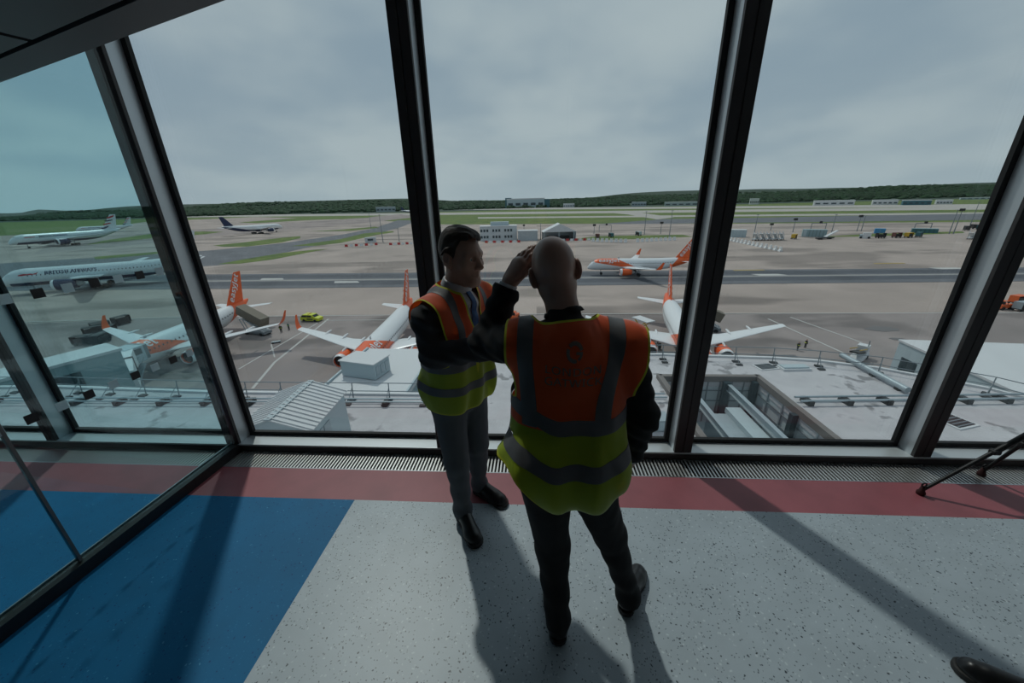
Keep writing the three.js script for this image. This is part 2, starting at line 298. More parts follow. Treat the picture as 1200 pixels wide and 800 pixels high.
lay('grass_island', P([[280, 260.5], [360, 254.5], [440, 253.2], [430, 255.3], [360, 258], [300, 261.5]]), mGrass);
lay('grass_island', P([[360, 271.2], [400, 269], [440, 265.5], [445, 266.8], [410, 270.5]]), mGrass);
lay('grass_island', P([[110, 301], [160, 297], [200, 293.5], [205, 295], [160, 300], [112, 304]]), mGrass);
lay('grass_verge', P([[672, 280], [700, 276.6], [800, 275], [812, 277.3], [760, 279.5], [700, 281.5]]), mGrass);
lay('grass_verge', P([[960, 277.5], [1020, 274], [1128, 271], [1130, 273], [1020, 277]]), mGrass);
// the main taxiway lane in front of the stands, two dark bands with a pale centre
strip('taxi_lane', [[250, 321.5], [1100, 314.2]], [[250, 338.5], [1100, 330.5]], mTar, -1.4, 2.4);
strip('lane_dark_band', [[250, 323], [1100, 316]], [[250, 327], [1100, 319.8]], mat(0xffffff, 0.85, 0, { map: texTar, color: lin(0.62, 0.64, 0.68) }), -1.4, 2.4);
strip('lane_dark_band', [[250, 331], [1100, 323]], [[250, 335.5], [1100, 327]], mat(0xffffff, 0.85, 0, { map: texTar, color: lin(0.62, 0.64, 0.68) }), -1.4, 2.4);
strip('centre_line', [[250, 328.6], [1100, 321]], [[250, 330.2], [1100, 322.3]], mat(lin(0.30, 0.29, 0.28), 0.9), -1.4, 2.4);
for (const [x, y] of [[405, 330.5], [318, 327], [900, 322], [1110, 314.5]]) { const c = G(x, y); lay('stop_marking', [V(c.x - 5, 0, c.z - 1.6), V(c.x + 4, 0, c.z - 1.2), V(c.x + 6, 0, c.z + 1.5), V(c.x - 3.4, 0, c.z + 1.7)], mPaintW); }
for (const [x, y] of [[880, 317], [1045, 309]]) { const c = G(x, y); lay('stop_marking', [V(c.x - 6, 0, c.z - 1), V(c.x + 5, 0, c.z - 1), V(c.x + 5, 0, c.z), V(c.x - 6, 0, c.z)], mPaintY); }
// stands: smoother grey concrete with white lead lines
lay('stand_surface', [...P([[-300, 392], [230, 372], [420, 369], [800, 369], [1100, 366]]), ...P([[1400, 366]]), V(120, 0, 20), V(-160, 0, 20)], mStand);
function paint(a, b, w, m = mPaintW) { const p = G(...a), q = G(...b), n = V(-(q.z - p.z), 0, q.x - p.x).normalize().multiplyScalar(w / 2); lay('stand_line', [p.clone().add(n), q.clone().add(n), q.clone().sub(n), p.clone().sub(n)], m); }
paint([-200, 385], [230, 371.5], 0.35); paint([230, 371.5], [560, 368.5], 0.35); paint([560, 368.5], [1250, 366.5], 0.35);
paint([385, 374], [322, 425], 0.45); paint([322, 425], [296, 456], 0.45); paint([372, 379], [280, 433], 0.3); paint([318, 404], [322, 419], 0.25);
paint([900, 374], [990, 415], 0.35); paint([926, 372], [1010, 402], 0.3); paint([470, 372], [560, 372], 0.3); paint([380, 376], [600, 374], 0.25);
for (const [x, y, w] of [[1035, 386, 3.4], [1052, 398, 1.6]]) { const c = G(x, y); lay('oil_stain', Array.from({ length: 10 }, (_, i) => V(c.x + Math.cos(i * 0.628) * w * rr(0.7, 1.2), 0, c.z - Math.sin(i * 0.628) * w * 0.5 * rr(0.7, 1.2))), mat(lin(0.16, 0.15, 0.15), 0.8)); }

// rising woodland behind the airfield
{
  const hill = (x, z) => { const d = -z; return GROUND + smooth(1500, 5200, d) * (8 + 88 * smooth(0.28, 0.72, fbm(x / 1900 + 5, z / 2600, 2.2, 3))); };
  const nx = 90, nz = 26, g = new THREE.PlaneGeometry(1, 1, nx, nz), p = g.attributes.position;
  for (let i = 0; i < p.count; i++) { const u = p.getX(i) * 2, v = 0.5 - p.getY(i), z = -1250 - 4150 * v * v, x = u * (2600 - z * 0.9); p.setXYZ(i, x, hill(x, z), z); }
  g.computeVertexNormals();
  const h = structure('hills', 'low wooded hills along the horizon', 'hills'); part(h, 'hill_slope', g, mat(lin(0.030, 0.055, 0.034), 0.95));
  const crown = new THREE.IcosahedronGeometry(1, 1), q = crown.attributes.position;
  for (let i = 0; i < q.count; i++) { const s = 0.8 + 0.4 * hash3(Math.round(q.getX(i) * 50), Math.round(q.getY(i) * 50), Math.round(q.getZ(i) * 50)); q.setXYZ(i, q.getX(i) * s, q.getY(i) * s, q.getZ(i) * s); }
  crown.computeVertexNormals();
  const N = 15000, im = new THREE.InstancedMesh(crown, mat(0xffffff, 0.95), N), M = new THREE.Matrix4(), c = new THREE.Color(); let n = 0;
  while (n < N) {
    const v = rnd() ** 1.3, z = -1380 - 2700 * v, x = rr(-1, 1) * (1500 - z * 1.0), edge = 1420 + 130 * fbm(x / 300, 3, 1, 3);
    if (-z < edge || (-z < edge + 500 && fbm(x / 160, z / 160, 9, 2) < 0.36)) continue;
    const r = rr(7, 13) * (1 + v * 0.8), hgt = rr(8, 15) * (-z < edge + 80 ? rr(0.5, 1) : 1);
    M.makeScale(r, hgt * 0.62, r).setPosition(x, hill(x, z) + hgt * 0.42, z); im.setMatrixAt(n, M);
    const t = rr(0.75, 1.25); im.setColorAt(n, c.setRGB(0.030 * t, 0.060 * t * rr(0.9, 1.15), 0.028 * t)); n++;
  }
  im.name = 'woodland'; flags(im); im.userData = { label: 'dense dark green woodland beyond the runway', category: 'trees', kind: 'stuff' }; scene.add(im);
}

// ------------------------------------------------------------------ people
// signed distance fields: tapered limbs joined with a smooth minimum, meshed by surface nets
const smin = (a, b, k) => { const h = Math.max(k - Math.abs(a - b), 0) / k; return Math.min(a, b) - h * h * k * 0.25; };
function limb(a, b, ra, rb) {
  const dx = b.x - a.x, dy = b.y - a.y, dz = b.z - a.z, l2 = dx * dx + dy * dy + dz * dz || 1e-9;
  return (x, y, z) => { const px = x - a.x, py = y - a.y, pz = z - a.z, h = Math.min(1, Math.max(0, (px * dx + py * dy + pz * dz) / l2)); return Math.hypot(px - dx * h, py - dy * h, pz - dz * h) - (ra + (rb - ra) * h); };
}
const union = (list, k) => (x, y, z) => { let d = list[0](x, y, z); for (let i = 1; i < list.length; i++) d = smin(d, list[i](x, y, z), k); return d; };
function nets(f, lo, hi, cell) {
  const nx = Math.ceil((hi.x - lo.x) / cell) + 1, ny = Math.ceil((hi.y - lo.y) / cell) + 1, nz = Math.ceil((hi.z - lo.z) / cell) + 1, F = new Float32Array(nx * ny * nz), at = (i, j, k) => (k * ny + j) * nx + i;
  const Q = 6, far = cell * Q * 0.9 + 0.035;   // blocks well away from the surface are filled with one sample
  for (let K = 0; K < nz; K += Q) for (let J = 0; J < ny; J += Q) for (let I = 0; I < nx; I += Q) {
    const d = f(lo.x + (I + Q / 2) * cell, lo.y + (J + Q / 2) * cell, lo.z + (K + Q / 2) * cell), skip = Math.abs(d) > far;
    for (let k = K; k < Math.min(nz, K + Q); k++) for (let j = J; j < Math.min(ny, J + Q); j++) for (let i = I; i < Math.min(nx, I + Q); i++) F[at(i, j, k)] = skip ? d : f(lo.x + i * cell, lo.y + j * cell, lo.z + k * cell);
  }
  const id = new Int32Array(F.length).fill(-1), pos = [], idx = [];
  for (let k = 0; k < nz - 1; k++) for (let j = 0; j < ny - 1; j++) for (let i = 0; i < nx - 1; i++) {
    const s0 = F[at(i, j, k)] < 0; if (s0 === F[at(i + 1, j, k)] < 0 && s0 === F[at(i, j + 1, k)] < 0 && s0 === F[at(i, j, k + 1)] < 0 && s0 === F[at(i + 1, j + 1, k)] < 0 && s0 === F[at(i + 1, j, k + 1)] < 0 && s0 === F[at(i, j + 1, k + 1)] < 0 && s0 === F[at(i + 1, j + 1, k + 1)] < 0) continue;
    let mask = 0; const c = []; for (let q = 0; q < 8; q++) { const v = F[at(i + (q & 1), j + (q >> 1 & 1), k + (q >> 2))]; c.push(v); if (v < 0) mask |= 1 << q; }
    if (mask === 0 || mask === 255) continue;
    let sx = 0, sy = 0, sz = 0, n = 0;
    for (let a = 0; a < 8; a++) for (const bit of [1, 2, 4]) { const b = a | bit; if (b === a || (c[a] < 0) === (c[b] < 0)) continue; const t = c[a] / (c[a] - c[b]); sx += (a & 1) + (bit === 1 ? t : 0); sy += (a >> 1 & 1) + (bit === 2 ? t : 0); sz += (a >> 2) + (bit === 4 ? t : 0); n++; }
    id[at(i, j, k)] = pos.length / 3; pos.push(lo.x + (i + sx / n) * cell, lo.y + (j + sy / n) * cell, lo.z + (k + sz / n) * cell);
  }
  const quad = (a, b, c, d, flip) => { if (a < 0 || b < 0 || c < 0 || d < 0) return; if (flip) idx.push(a, c, b, a, d, c); else idx.push(a, b, c, a, c, d); };
  for (let k = 1; k < nz - 1; k++) for (let j = 1; j < ny - 1; j++) for (let i = 1; i < nx - 1; i++) {
    const s = F[at(i, j, k)] < 0;
    if (s !== F[at(i + 1, j, k)] < 0) quad(id[at(i, j - 1, k - 1)], id[at(i, j, k - 1)], id[at(i, j, k)], id[at(i, j - 1, k)], !s);
    if (s !== F[at(i, j + 1, k)] < 0) quad(id[at(i - 1, j, k - 1)], id[at(i - 1, j, k)], id[at(i, j, k)], id[at(i, j, k - 1)], !s);
    if (s !== F[at(i, j, k + 1)] < 0) quad(id[at(i - 1, j - 1, k)], id[at(i, j - 1, k)], id[at(i, j, k)], id[at(i - 1, j, k)], !s);
  }
  const g = new THREE.BufferGeometry(); g.setAttribute('position', new THREE.Float32BufferAttribute(pos, 3)); g.setIndex(idx);
  // normals from the field itself
  const nor = new Float32Array(pos.length), e = cell * 0.5;
  for (let i = 0; i < pos.length; i += 3) { const [x, y, z] = [pos[i], pos[i + 1], pos[i + 2]], a = f(x + e, y, z) - f(x - e, y, z), b = f(x, y + e, z) - f(x, y - e, z), c = f(x, y, z + e) - f(x, y, z - e), l = Math.hypot(a, b, c) || 1; nor[i] = a / l; nor[i + 1] = b / l; nor[i + 2] = c / l; }
  g.setAttribute('normal', new THREE.BufferAttribute(nor, 3)); return g;
}
function boundsOf(pts, pad) { const b = new THREE.Box3().setFromPoints(pts).expandByScalar(pad); return [b.min, b.max]; }
// a frame with origin o, right r, up u, forward f
function frame(o, forward, up) { const f = forward.clone().normalize(), r = f.clone().cross(up).normalize(), u = r.clone().cross(f); return { o, r, u, f, to: (x, y, z) => o.clone().addScaledVector(r, x).addScaledVector(u, y).addScaledVector(f, z), loc: (x, y, z) => { const a = x - o.x, b = y - o.y, c = z - o.z; return [a * r.x + b * r.y + c * r.z, a * u.x + b * u.y + c * u.z, a * f.x + b * f.y + c * f.z]; } }; }
const ell = (x, y, z, cx, cy, cz, rx, ry, rz) => { const k = Math.hypot((x - cx) / rx, (y - cy) / ry, (z - cz) / rz); return (k - 1) * Math.min(rx, ry, rz); };
const cap = (x, y, z, a, b, ra, rb) => { const dx = b[0] - a[0], dy = b[1] - a[1], dz = b[2] - a[2], h = clamp(((x - a[0]) * dx + (y - a[1]) * dy + (z - a[2]) * dz) / (dx * dx + dy * dy + dz * dz), 0, 1); return Math.hypot(x - a[0] - dx * h, y - a[1] - dy * h, z - a[2] - dz * h) - mixf(ra, rb, h); };
// head: skull, jaw, brow, nose, lips, ears with a hollow, eye sockets (local: x right, y up, z forward)
function headField(H) {
  return (X, Y, Z) => {
    const [x, y, z] = H.loc(X, Y, Z), ax = Math.abs(x);
    let d = ell(x, y, z, 0, 0.032, -0.012, 0.0745, 0.091, 0.099);
    d = smin(d, ell(x, y, z, 0, -0.035, 0.028, 0.0575, 0.087, 0.070), 0.04);
    d = smin(d, cap(ax, y, z, [0.041, -0.055, 0.0], [0.016, -0.103, 0.066], 0.021, 0.019), 0.03);
    d = smin(d, ell(x, y, z, 0, -0.106, 0.074, 0.024, 0.018, 0.019), 0.025);
    d = smin(d, cap(ax, y, z, [0.012, 0.021, 0.090], [0.043, 0.020, 0.074], 0.012, 0.012), 0.018);
    d = smin(d, ell(ax, y, z, 0.043, -0.028, 0.066, 0.020, 0.016, 0.016), 0.03);
    d = Math.max(d, -(Math.hypot(ax - 0.031, (y - 0.001) * 1.3, z - 0.104) - 0.019));
    d = smin(d, cap(x, y, z, [0, 0.012, 0.090], [0, -0.032, 0.115], 0.009, 0.013), 0.012);
    d = smin(d, ell(ax, y, z, 0.011, -0.036, 0.103, 0.009, 0.008, 0.011), 0.008);
    d = smin(d, cap(ax, y, z, [0, -0.061, 0.0965], [0.021, -0.065, 0.085], 0.0065, 0.004), 0.006);
    d = smin(d, cap(ax, y, z, [0, -0.072, 0.0945], [0.019, -0.069, 0.085], 0.0075, 0.004), 0.005);
    const ex = ax - 0.0805 - Math.max(0, -z) * 0.25, ear = Math.max(ell(ex, y, z, 0, -0.002, -0.008, 0.011, 0.034, 0.021), -ell(ex, y, z, 0.013, 0.002, -0.002, 0.008, 0.022, 0.011));
    d = smin(d, smin(ear, ell(ex, y, z, -0.003, -0.030, 0.0, 0.008, 0.011, 0.009), 0.01), 0.008);
    return d;
  };
}
// a hand: palm and five jointed fingers. T: frame at the wrist (f along the hand, u out of the back of the hand, r towards the thumb when side = 1)
function handBones(T, side, curl, spread = 0.06, thumb = [0.5, 0.35], s = 1) {
  const out = [], p = (x, y, z) => T.to(x * side * s, y * s, z * s);
  out.push([p(0.018, 0, 0.012), p(0.026, 0.002, 0.085), 0.019, 0.0155], [p(0, 0.002, 0.008), p(0.004, 0.004, 0.092), 0.020, 0.0165], [p(-0.018, 0, 0.012), p(-0.017, 0.001, 0.086), 0.018, 0.0155], [p(-0.024, -0.002, 0.03), p(-0.032, -0.002, 0.078), 0.016, 0.0135]);
  const fingers = [[0.028, 0.088, [0.040, 0.024, 0.020], 0.0098], [0.006, 0.094, [0.044, 0.028, 0.021], 0.0102], [-0.015, 0.090, [0.041, 0.026, 0.021], 0.0098], [-0.034, 0.080, [0.032, 0.019, 0.018], 0.0085]];
  fingers.forEach(([x, z, len, r], i) => {
    let px = x, py = 0.002, pz = z, a = 0; const sx = (1.2 - i) * spread;
    len.forEach((l, k) => { a += curl[i] * (k === 0 ? 0.7 : 1); const qx = px + sx * l, qy = py - Math.sin(a) * l, qz = pz + Math.cos(a) * l; out.push([p(px, py, pz), p(qx, qy, qz), r * (1 - 0.08 * k), r * (0.94 - 0.1 * k)]); px = qx; py = qy; pz = qz; });
  });
  const [ta, tb] = thumb; // thumb leaves the side of the palm near its base
  const t0 = [0.024, -0.006, 0.022], t1 = [0.024 + 0.042 * Math.sin(ta), -0.012, 0.022 + 0.042 * Math.cos(ta)], t2 = [t1[0] + 0.032 * Math.sin(ta - tb), -0.016, t1[2] + 0.032 * Math.cos(ta - tb)], t3 = [t2[0] + 0.024 * Math.sin(ta - 2 * tb), -0.018, t2[2] + 0.024 * Math.cos(ta - 2 * tb)];
  out.push([p(...t0), p(...t1), 0.0155, 0.0125], [p(...t1), p(...t2), 0.0118, 0.0108], [p(...t2), p(...t3), 0.0106, 0.0088]);
  return out;
}
const mSkin = new THREE.MeshPhysicalMaterial({ color: lin(0.42, 0.245, 0.19), roughness: 0.36, sheen: 0.15 });
const mSkin2 = new THREE.MeshPhysicalMaterial({ color: lin(0.46, 0.28, 0.21), roughness: 0.5, sheen: 0.15 });
const cloth = (c, r = 0.9, sheen = 0.25) => new THREE.MeshPhysicalMaterial({ color: c, roughness: r, sheen, sheenRoughness: 0.6, side: THREE.DoubleSide });
const mOrange = new THREE.MeshPhysicalMaterial({ color: lin(0.86, 0.105, 0.012), roughness: 0.75, transmission: 0.30, thickness: 0, side: THREE.DoubleSide });
const mLime = new THREE.MeshPhysicalMaterial({ color: lin(0.40, 0.50, 0.012), roughness: 0.75, transmission: 0.28, thickness: 0, side: THREE.DoubleSide });
const mTape = cloth(lin(0.115, 0.115, 0.122), 0.55, 0), mPiping = cloth(lin(0.55, 0.55, 0.03), 0.8, 0);
const mSuitGrey = cloth(lin(0.050, 0.050, 0.055)), mTrouserGrey = cloth(lin(0.095, 0.105, 0.118)), mSuitBlack = cloth(lin(0.008, 0.008, 0.010), 0.9, 0.05), mShirt = cloth(lin(0.62, 0.63, 0.66), 0.8, 0.1), mTie = cloth(lin(0.012, 0.075, 0.24), 0.55, 0.4);
const mShoe = mat(lin(0.010, 0.010, 0.011), 0.32), mSole = mat(lin(0.03, 0.029, 0.028), 0.7), mHair = mat(lin(0.050, 0.032, 0.022), 0.6), mEye = mat(lin(0.6, 0.58, 0.55), 0.25), mIris = mat(lin(0.03, 0.05, 0.06), 0.2);

// shoe: a last-shaped field with a separate sole; heel and toe are points on the floor
function shoe(parent, base, heel, toe, side) {
  const F = frame(V(heel.x, 0, heel.z), V(toe.x - heel.x, 0, toe.z - heel.z), V(0, 1, 0)), L = Math.hypot(toe.x - heel.x, toe.z - heel.z), w = 0.052;
  const outline = (z) => { const t = z / L; return w * (0.62 + 0.38 * smooth(0.25, 0.68, t)) * Math.sqrt(clamp(1 - ((t - 0.5) / 0.5) ** 6, 0, 1)) ; };
  const upper = (X, Y, Z) => {
    const [x, y, z] = F.loc(X, Y, Z), k = side * 0.008 * smooth(0.3, 0.7, z / L);
    const a = cap(x, y, z, [0, 0.052, 0.045], [k, 0.040, L - 0.052], 0.040, 0.036), b = cap(x, y, z, [0, 0.060, 0.05], [0, 0.105, 0.052], 0.040, 0.044), c = cap(x, y, z, [0, 0.085, 0.07], [k, 0.052, L * 0.66], 0.034, 0.030);
    let d = smin(smin(a, b, 0.03), c, 0.03); d = smin(d, ell(x, y, z, k, 0.030, L - 0.085, 0.049, 0.030, 0.075), 0.02);
    return Math.max(d, 0.024 - y, y - 0.112);
  };
  const pts = [F.to(-0.08, 0, -0.03), F.to(0.08, 0.14, L + 0.03), F.to(0.08, 0, -0.03), F.to(-0.08, 0, L + 0.03)];
  const g = nets(upper, ...boundsOf(pts, 0.01), 0.006); part(parent, 'shoe', g.translate(-base.x, -base.y, -base.z), mShoe, 'black leather shoe');
  const so = (X, Y, Z) => { const [x, y, z] = F.loc(X, Y, Z), k = side * 0.008 * smooth(0.3, 0.7, z / L), t = z / L, hw = 0.046 * (0.80 + 0.2 * smooth(0.3, 0.7, t)), dx = Math.abs(x - k) , e = Math.max(0, Math.abs(z - L / 2) - (L / 2 - hw)); return Math.max(Math.hypot(dx, e) - hw - 0.004, Math.abs(y - 0.014) - 0.014, -(y + 0.004 - (t > 0.3 && t < 0.55 ? 0.008 : 0))); };
  part(parent, 'sole', nets(so, ...boundsOf(pts, 0.02), 0.006).translate(-base.x, -base.y, -base.z), mSole);
}
const lerpV = (a, b, t) => a.clone().lerp(b, t);
/* person: joints in world coordinates.
   j: head, neck, chest, pelvis, shoulder[], elbow[], wrist[], hip[], knee[], ankle[], heel[], toe[] - index 0 is the person's left, 1 the right */
const corners8 = (H, x, y, z) => [-1, 1].flatMap((a) => [-1, 1].flatMap((b) => [-1, 1].map((c) => H.to(a * x, b * y, c * z))));
function person(label, o) {
  const base = V(o.j.pelvis.x, 0, o.j.pelvis.z), t = thing('person', label, 'person', base), j = o.j, off = (g) => g.translate(-base.x, -base.y, -base.z);
  const sk = o.skin ?? mSkin, all = Object.values(j).flat();
  const B = frame(j.chest, o.facing, V(0, 1, 0));                                     // torso frame
  const across = (p, x, z = 0) => p.clone().addScaledVector(B.r, x).addScaledVector(B.f, z);
  const torso = (g) => [limb(across(j.chest, -0.085), across(j.pelvis, -0.075), 0.112 + g, 0.112 + g), limb(across(j.chest, 0.085), across(j.pelvis, 0.075), 0.112 + g, 0.112 + g), limb(j.shoulder[0], j.shoulder[1], 0.072 + g, 0.072 + g),
    limb(across(j.chest, 0, -0.015).add(V(0, 0.08, 0)), across(j.chest, 0, -0.01), 0.115 + g, 0.13 + g), limb(lerpV(j.chest, j.pelvis, 0.55), j.pelvis, 0.12 + g + (o.belly ?? 0), 0.122 + g)];
  const arm = (i, g) => [limb(j.shoulder[i], j.elbow[i], 0.058 + g, 0.046 + g), limb(j.elbow[i], j.wrist[i], 0.045 + g, 0.031 + g)];
  const leg = (i, g) => [limb(j.hip[i], j.knee[i], 0.085 + g, 0.057 + g), limb(j.knee[i], j.ankle[i], 0.056 + g, 0.037 + g)];
  // --- body: one continuous skin mesh, finer grids for head and hands
  const H = frame(j.head, o.look, o.headUp ?? V(0, 1, 0)), hf = headField(H), neck = limb(j.head.clone().addScaledVector(H.u, -0.07).addScaledVector(H.f, -0.018), j.neck, 0.056, 0.062);
  const bodyF = union([...torso(-0.02), ...arm(0, -0.012), ...arm(1, -0.012), ...leg(0, -0.014), ...leg(1, -0.014), limb(j.neck, j.chest, 0.06, 0.08)], 0.05);
  const pieces = [nets(bodyF, ...boundsOf(all, 0.17), 0.02)];
  const headF = (x, y, z) => smin(hf(x, y, z), neck(x, y, z), 0.03);
  pieces.push(nets(headF, ...boundsOf([...corners8(H, 0.105, 0.14, 0.13), j.neck], 0.02), 0.0042));
  for (let i = 0; i < 2; i++) {
    const h = o.hands[i]; if (!h) continue;
    const T = frame(j.wrist[i], h.along, h.back), bones = handBones(T, h.side, h.curl, h.spread, h.thumb, h.scale ?? 1), fs = bones.map((b) => limb(...b));
    const hand = (x, y, z) => { let d = fs[0](x, y, z); for (let q = 1; q < fs.length; q++) d = smin(d, fs[q](x, y, z), q < 4 ? 0.02 : 0.007); return d; };
    const fore = limb(lerpV(j.wrist[i], j.elbow[i], 0.25), j.wrist[i], 0.030, 0.024);
    pieces.push(nets((x, y, z) => smin(hand(x, y, z), fore(x, y, z), 0.025), ...boundsOf([...bones.flatMap((b) => [b[0], b[1]]), lerpV(j.wrist[i], j.elbow[i], 0.2)], 0.03), 0.0038));
  }
  const body = part(t, 'body', off(merge(pieces)), sk);
  for (const s of [-1, 1]) { const e = part(body, 'eye', off(new THREE.SphereGeometry(0.0125, 14, 10).translate(...H.to(s * 0.031, 0.0, 0.0765).toArray())), mEye), c = H.to(s * 0.031, 0.0, 0.0842); part(body, 'iris', off(new THREE.SphereGeometry(0.0055, 10, 8).translate(...c.toArray())), mIris); }
  if (o.hair) { // cap of hair standing a few millimetres off the skull, cut at the hairline
    const hairF = (x, y, z) => { const [a, b, c] = H.loc(x, y, z); return hf(x, y, z) - 0.006 - 0.007 * smooth(0.06, 0.12, b) - 0.009 * (fbm(a * 70 + c * 25, b * 16, c * 22, 3) - 0.5) - 0.009 * smooth(0.03, 0.09, c) * smooth(0.05, 0.1, b); };
    const g = nets(hairF, ...boundsOf(corners8(H, 0.1, 0.15, 0.13), 0.02), 0.0045);
    const line = (p) => { const [a, b, c] = H.loc(p.x, p.y, p.z), fr = 0.086 - 0.010 * smooth(0.02, -0.05, a) + 0.006 * Math.sin(a * 90), edge = c > 0.02 ? mixf(-0.01, fr, smooth(0.02, 0.055, c)) : c > -0.03 ? mixf(0.015, -0.01, smooth(-0.03, 0.02, c)) : mixf(-0.055, 0.015, smooth(-0.07, -0.03, c)); const ear = Math.hypot(b + 0.005, c + 0.006) - 0.034; return Math.min(b - edge - 0.004 * (hash3(Math.round(a * 300), Math.round(c * 300), 1) - 0.5), Math.abs(a) > 0.055 ? ear : 1); };
    part(t, 'hair', off(split(g, line)[0]), o.hair);
  }
  // --- clothes
  const fold = (x, y, z, a) => a * (fbm(x * 9, y * 5, z * 9, 3) - 0.5);
  for (let i = 0; i < 2; i++) { // trousers as one mesh below
    shoe(t, base, j.heel[i], j.toe[i], i ? 1 : -1);
  }
  const tr = union([...leg(0, 0.014), ...leg(1, 0.014), limb(j.ankle[0], j.ankle[0].clone().add(V(0, -0.035, 0)), 0.055, 0.058), limb(j.ankle[1], j.ankle[1].clone().add(V(0, -0.035, 0)), 0.055, 0.058), limb(j.hip[0], j.hip[1], 0.098, 0.098), limb(lerpV(j.hip[0], j.hip[1], 0.5).add(V(0, 0.02, 0)), j.pelvis.clone().add(V(0, 0.05, 0)), 0.12, 0.125)], 0.03);
  const trF = (x, y, z) => { const d0 = tr(x, y, z); return Math.abs(d0) > 0.06 ? Math.max(d0, 0.045 - y) : Math.max(d0 - fold(x, y, z, 0.022) - 0.004 * Math.sin(y * 42 + x * 9 + 3 * fbm(x * 5, y * 4, z * 5, 2)) * smooth(0.65, 0.2, y), 0.045 - y); };
  part(t, 'trousers', off(nets(trF, ...boundsOf([j.pelvis, ...j.hip, ...j.knee, ...j.ankle], 0.17), 0.011)), o.trousers);
  const jk = [...torso(0.0), ...arm(0, o.sleeve ?? 0.012), ...arm(1, o.sleeve ?? 0.012), limb(j.neck.clone().addScaledVector(B.f, -0.012), lerpV(j.neck, j.chest, 0.3), 0.066, 0.10)];
  const jkU = union(jk, 0.035), cut = [0, 1].map((i) => { const d = j.wrist[i].clone().sub(j.elbow[i]).normalize(), c = j.wrist[i].clone().addScaledVector(d, -0.018); return (x, y, z) => (x - c.x) * d.x + (y - c.y) * d.y + (z - c.z) * d.z; });
  const nearArm = [0, 1].map((i) => limb(j.elbow[i], lerpV(j.elbow[i], j.wrist[i], 1.6), 0.12, 0.12));
  const jkF = (x, y, z) => { let d = jkU(x, y, z); if (Math.abs(d) < 0.06) d -= fold(x, y, z, 0.024) + 0.004 * Math.sin((x + y * 2) * 50 + 4 * fbm(x * 6, y * 6, z * 6, 2)); for (let i = 0; i < 2; i++) if (nearArm[i](x, y, z) < 0) d = Math.max(d, cut[i](x, y, z)); if (Math.hypot(x - j.neck.x, z - j.neck.z) < 0.115) d = Math.max(d, y - j.neck.y - (o.collar ?? 0.02) + 0.1 * B.loc(x, y, z)[2]); return Math.max(d, o.jacketHem - y); };
  const jg = nets(jkF, ...boundsOf([j.chest, j.pelvis, j.neck, ...j.shoulder, ...j.elbow, ...j.wrist], 0.17), 0.010);
  const wedge = (p, w, yb) => { const [x, y, z] = B.loc(p.x, p.y, p.z), top = j.neck.y - j.chest.y + 0.03; return z > 0.02 ? w * clamp((y - yb) / (top - yb), -1, 1.2) - Math.abs(x) : -1; };   // V opening on the front
  const [vee, rest] = split(jg, (p) => wedge(p, 0.075, -0.14));
  part(t, 'jacket', off(rest), o.jacket);
  if (count(vee)) { const [tie, sh] = split(vee, (p) => { const [x, y, z] = B.loc(p.x, p.y, p.z); return z > 0.02 ? 0.014 + 0.012 * smooth(0.16, -0.1, y) - Math.abs(x) : -1; }); part(t, 'shirt', off(sh), mShirt, 'white shirt'); if (count(tie)) part(t, 'tie', off(pushOut(tie, 0.006)), mTie, 'blue tie'); }
  // shirt collar and cuffs
  const nd = j.head.clone().sub(j.neck).normalize(), colA = j.neck.clone().addScaledVector(nd, 0.012), colB = j.neck.clone().addScaledVector(nd, o.collarUp ?? 0.052), cf = limb(colA, colB, 0.075, 0.066);
  const cfl = (x, y, z) => { const h = (x - colA.x) * nd.x + (y - colA.y) * nd.y + (z - colA.z) * nd.z; return Math.max(cf(x, y, z), h - colA.distanceTo(colB), -h); };
  part(t, 'shirt_collar', off(nets(cfl, ...boundsOf([colA, colB], 0.1), 0.006)), o.collarMat ?? mShirt);
  for (let i = 0; i < 2; i++) if (o.hands[i]) { const d = j.wrist[i].clone().sub(j.elbow[i]).normalize(); part(t, 'shirt_cuff', off(rod(j.wrist[i].clone().addScaledVector(d, -0.05), j.wrist[i].clone().addScaledVector(d, -0.006), 0.037, 18, 0.036)), mShirt); }
  if (!o.vest) return t;
  // --- high visibility vest: a loose shell over the torso, cut at neck, armholes, front V and hem
  const v = o.vest, vU = union([...torso(0.016).filter((_, i) => i !== 2), limb(across(j.shoulder[0], v.capL ?? 0), lerpV(j.neck, j.chest, 0.28), v.shR, v.shR + 0.025), limb(lerpV(j.neck, j.chest, 0.28), across(j.shoulder[1], v.capR ?? 0), v.shR + 0.025, v.shR), ...[0, 1].map((i) => limb(j.shoulder[i], lerpV(j.shoulder[i], j.elbow[i], 0.35), 0.096, 0.090)), ...v.extra], 0.03);
  const vF = (x, y, z) => { const d0 = vU(x, y, z); if (d0 > 0.12 || d0 < -0.08) return d0; const [a, b] = B.loc(x, y, z); return d0 - v.flare * smooth(0.05, -0.5, b) - 0.016 * (fbm(x * 7, y * 2.2, z * 7, 3) - 0.5) * 2 - 0.007 * Math.sin(a * 46 + 5 * fbm(x * 4, y * 3, z * 4, 2)) * smooth(0.1, -0.35, b); };
  let g = nets(vF, ...boundsOf([j.chest, j.pelvis, j.neck, ...j.shoulder], 0.26), 0.009);
  const hem = (p) => p.y - v.hem(...B.loc(p.x, p.y, p.z));
  const hole = [0, 1].map((i) => { const a = j.shoulder[i], out = B.r.clone().multiplyScalar(i ? 1 : -1), [c0, drop] = v.hole[i]; return (p) => { const y = p.y - a.y; return c0 - 0.035 * smooth(-0.03, -0.14, y) + Math.max(0, -drop - y) * 2.2 - ((p.x - a.x) * out.x + (p.z - a.z) * out.z); }; });
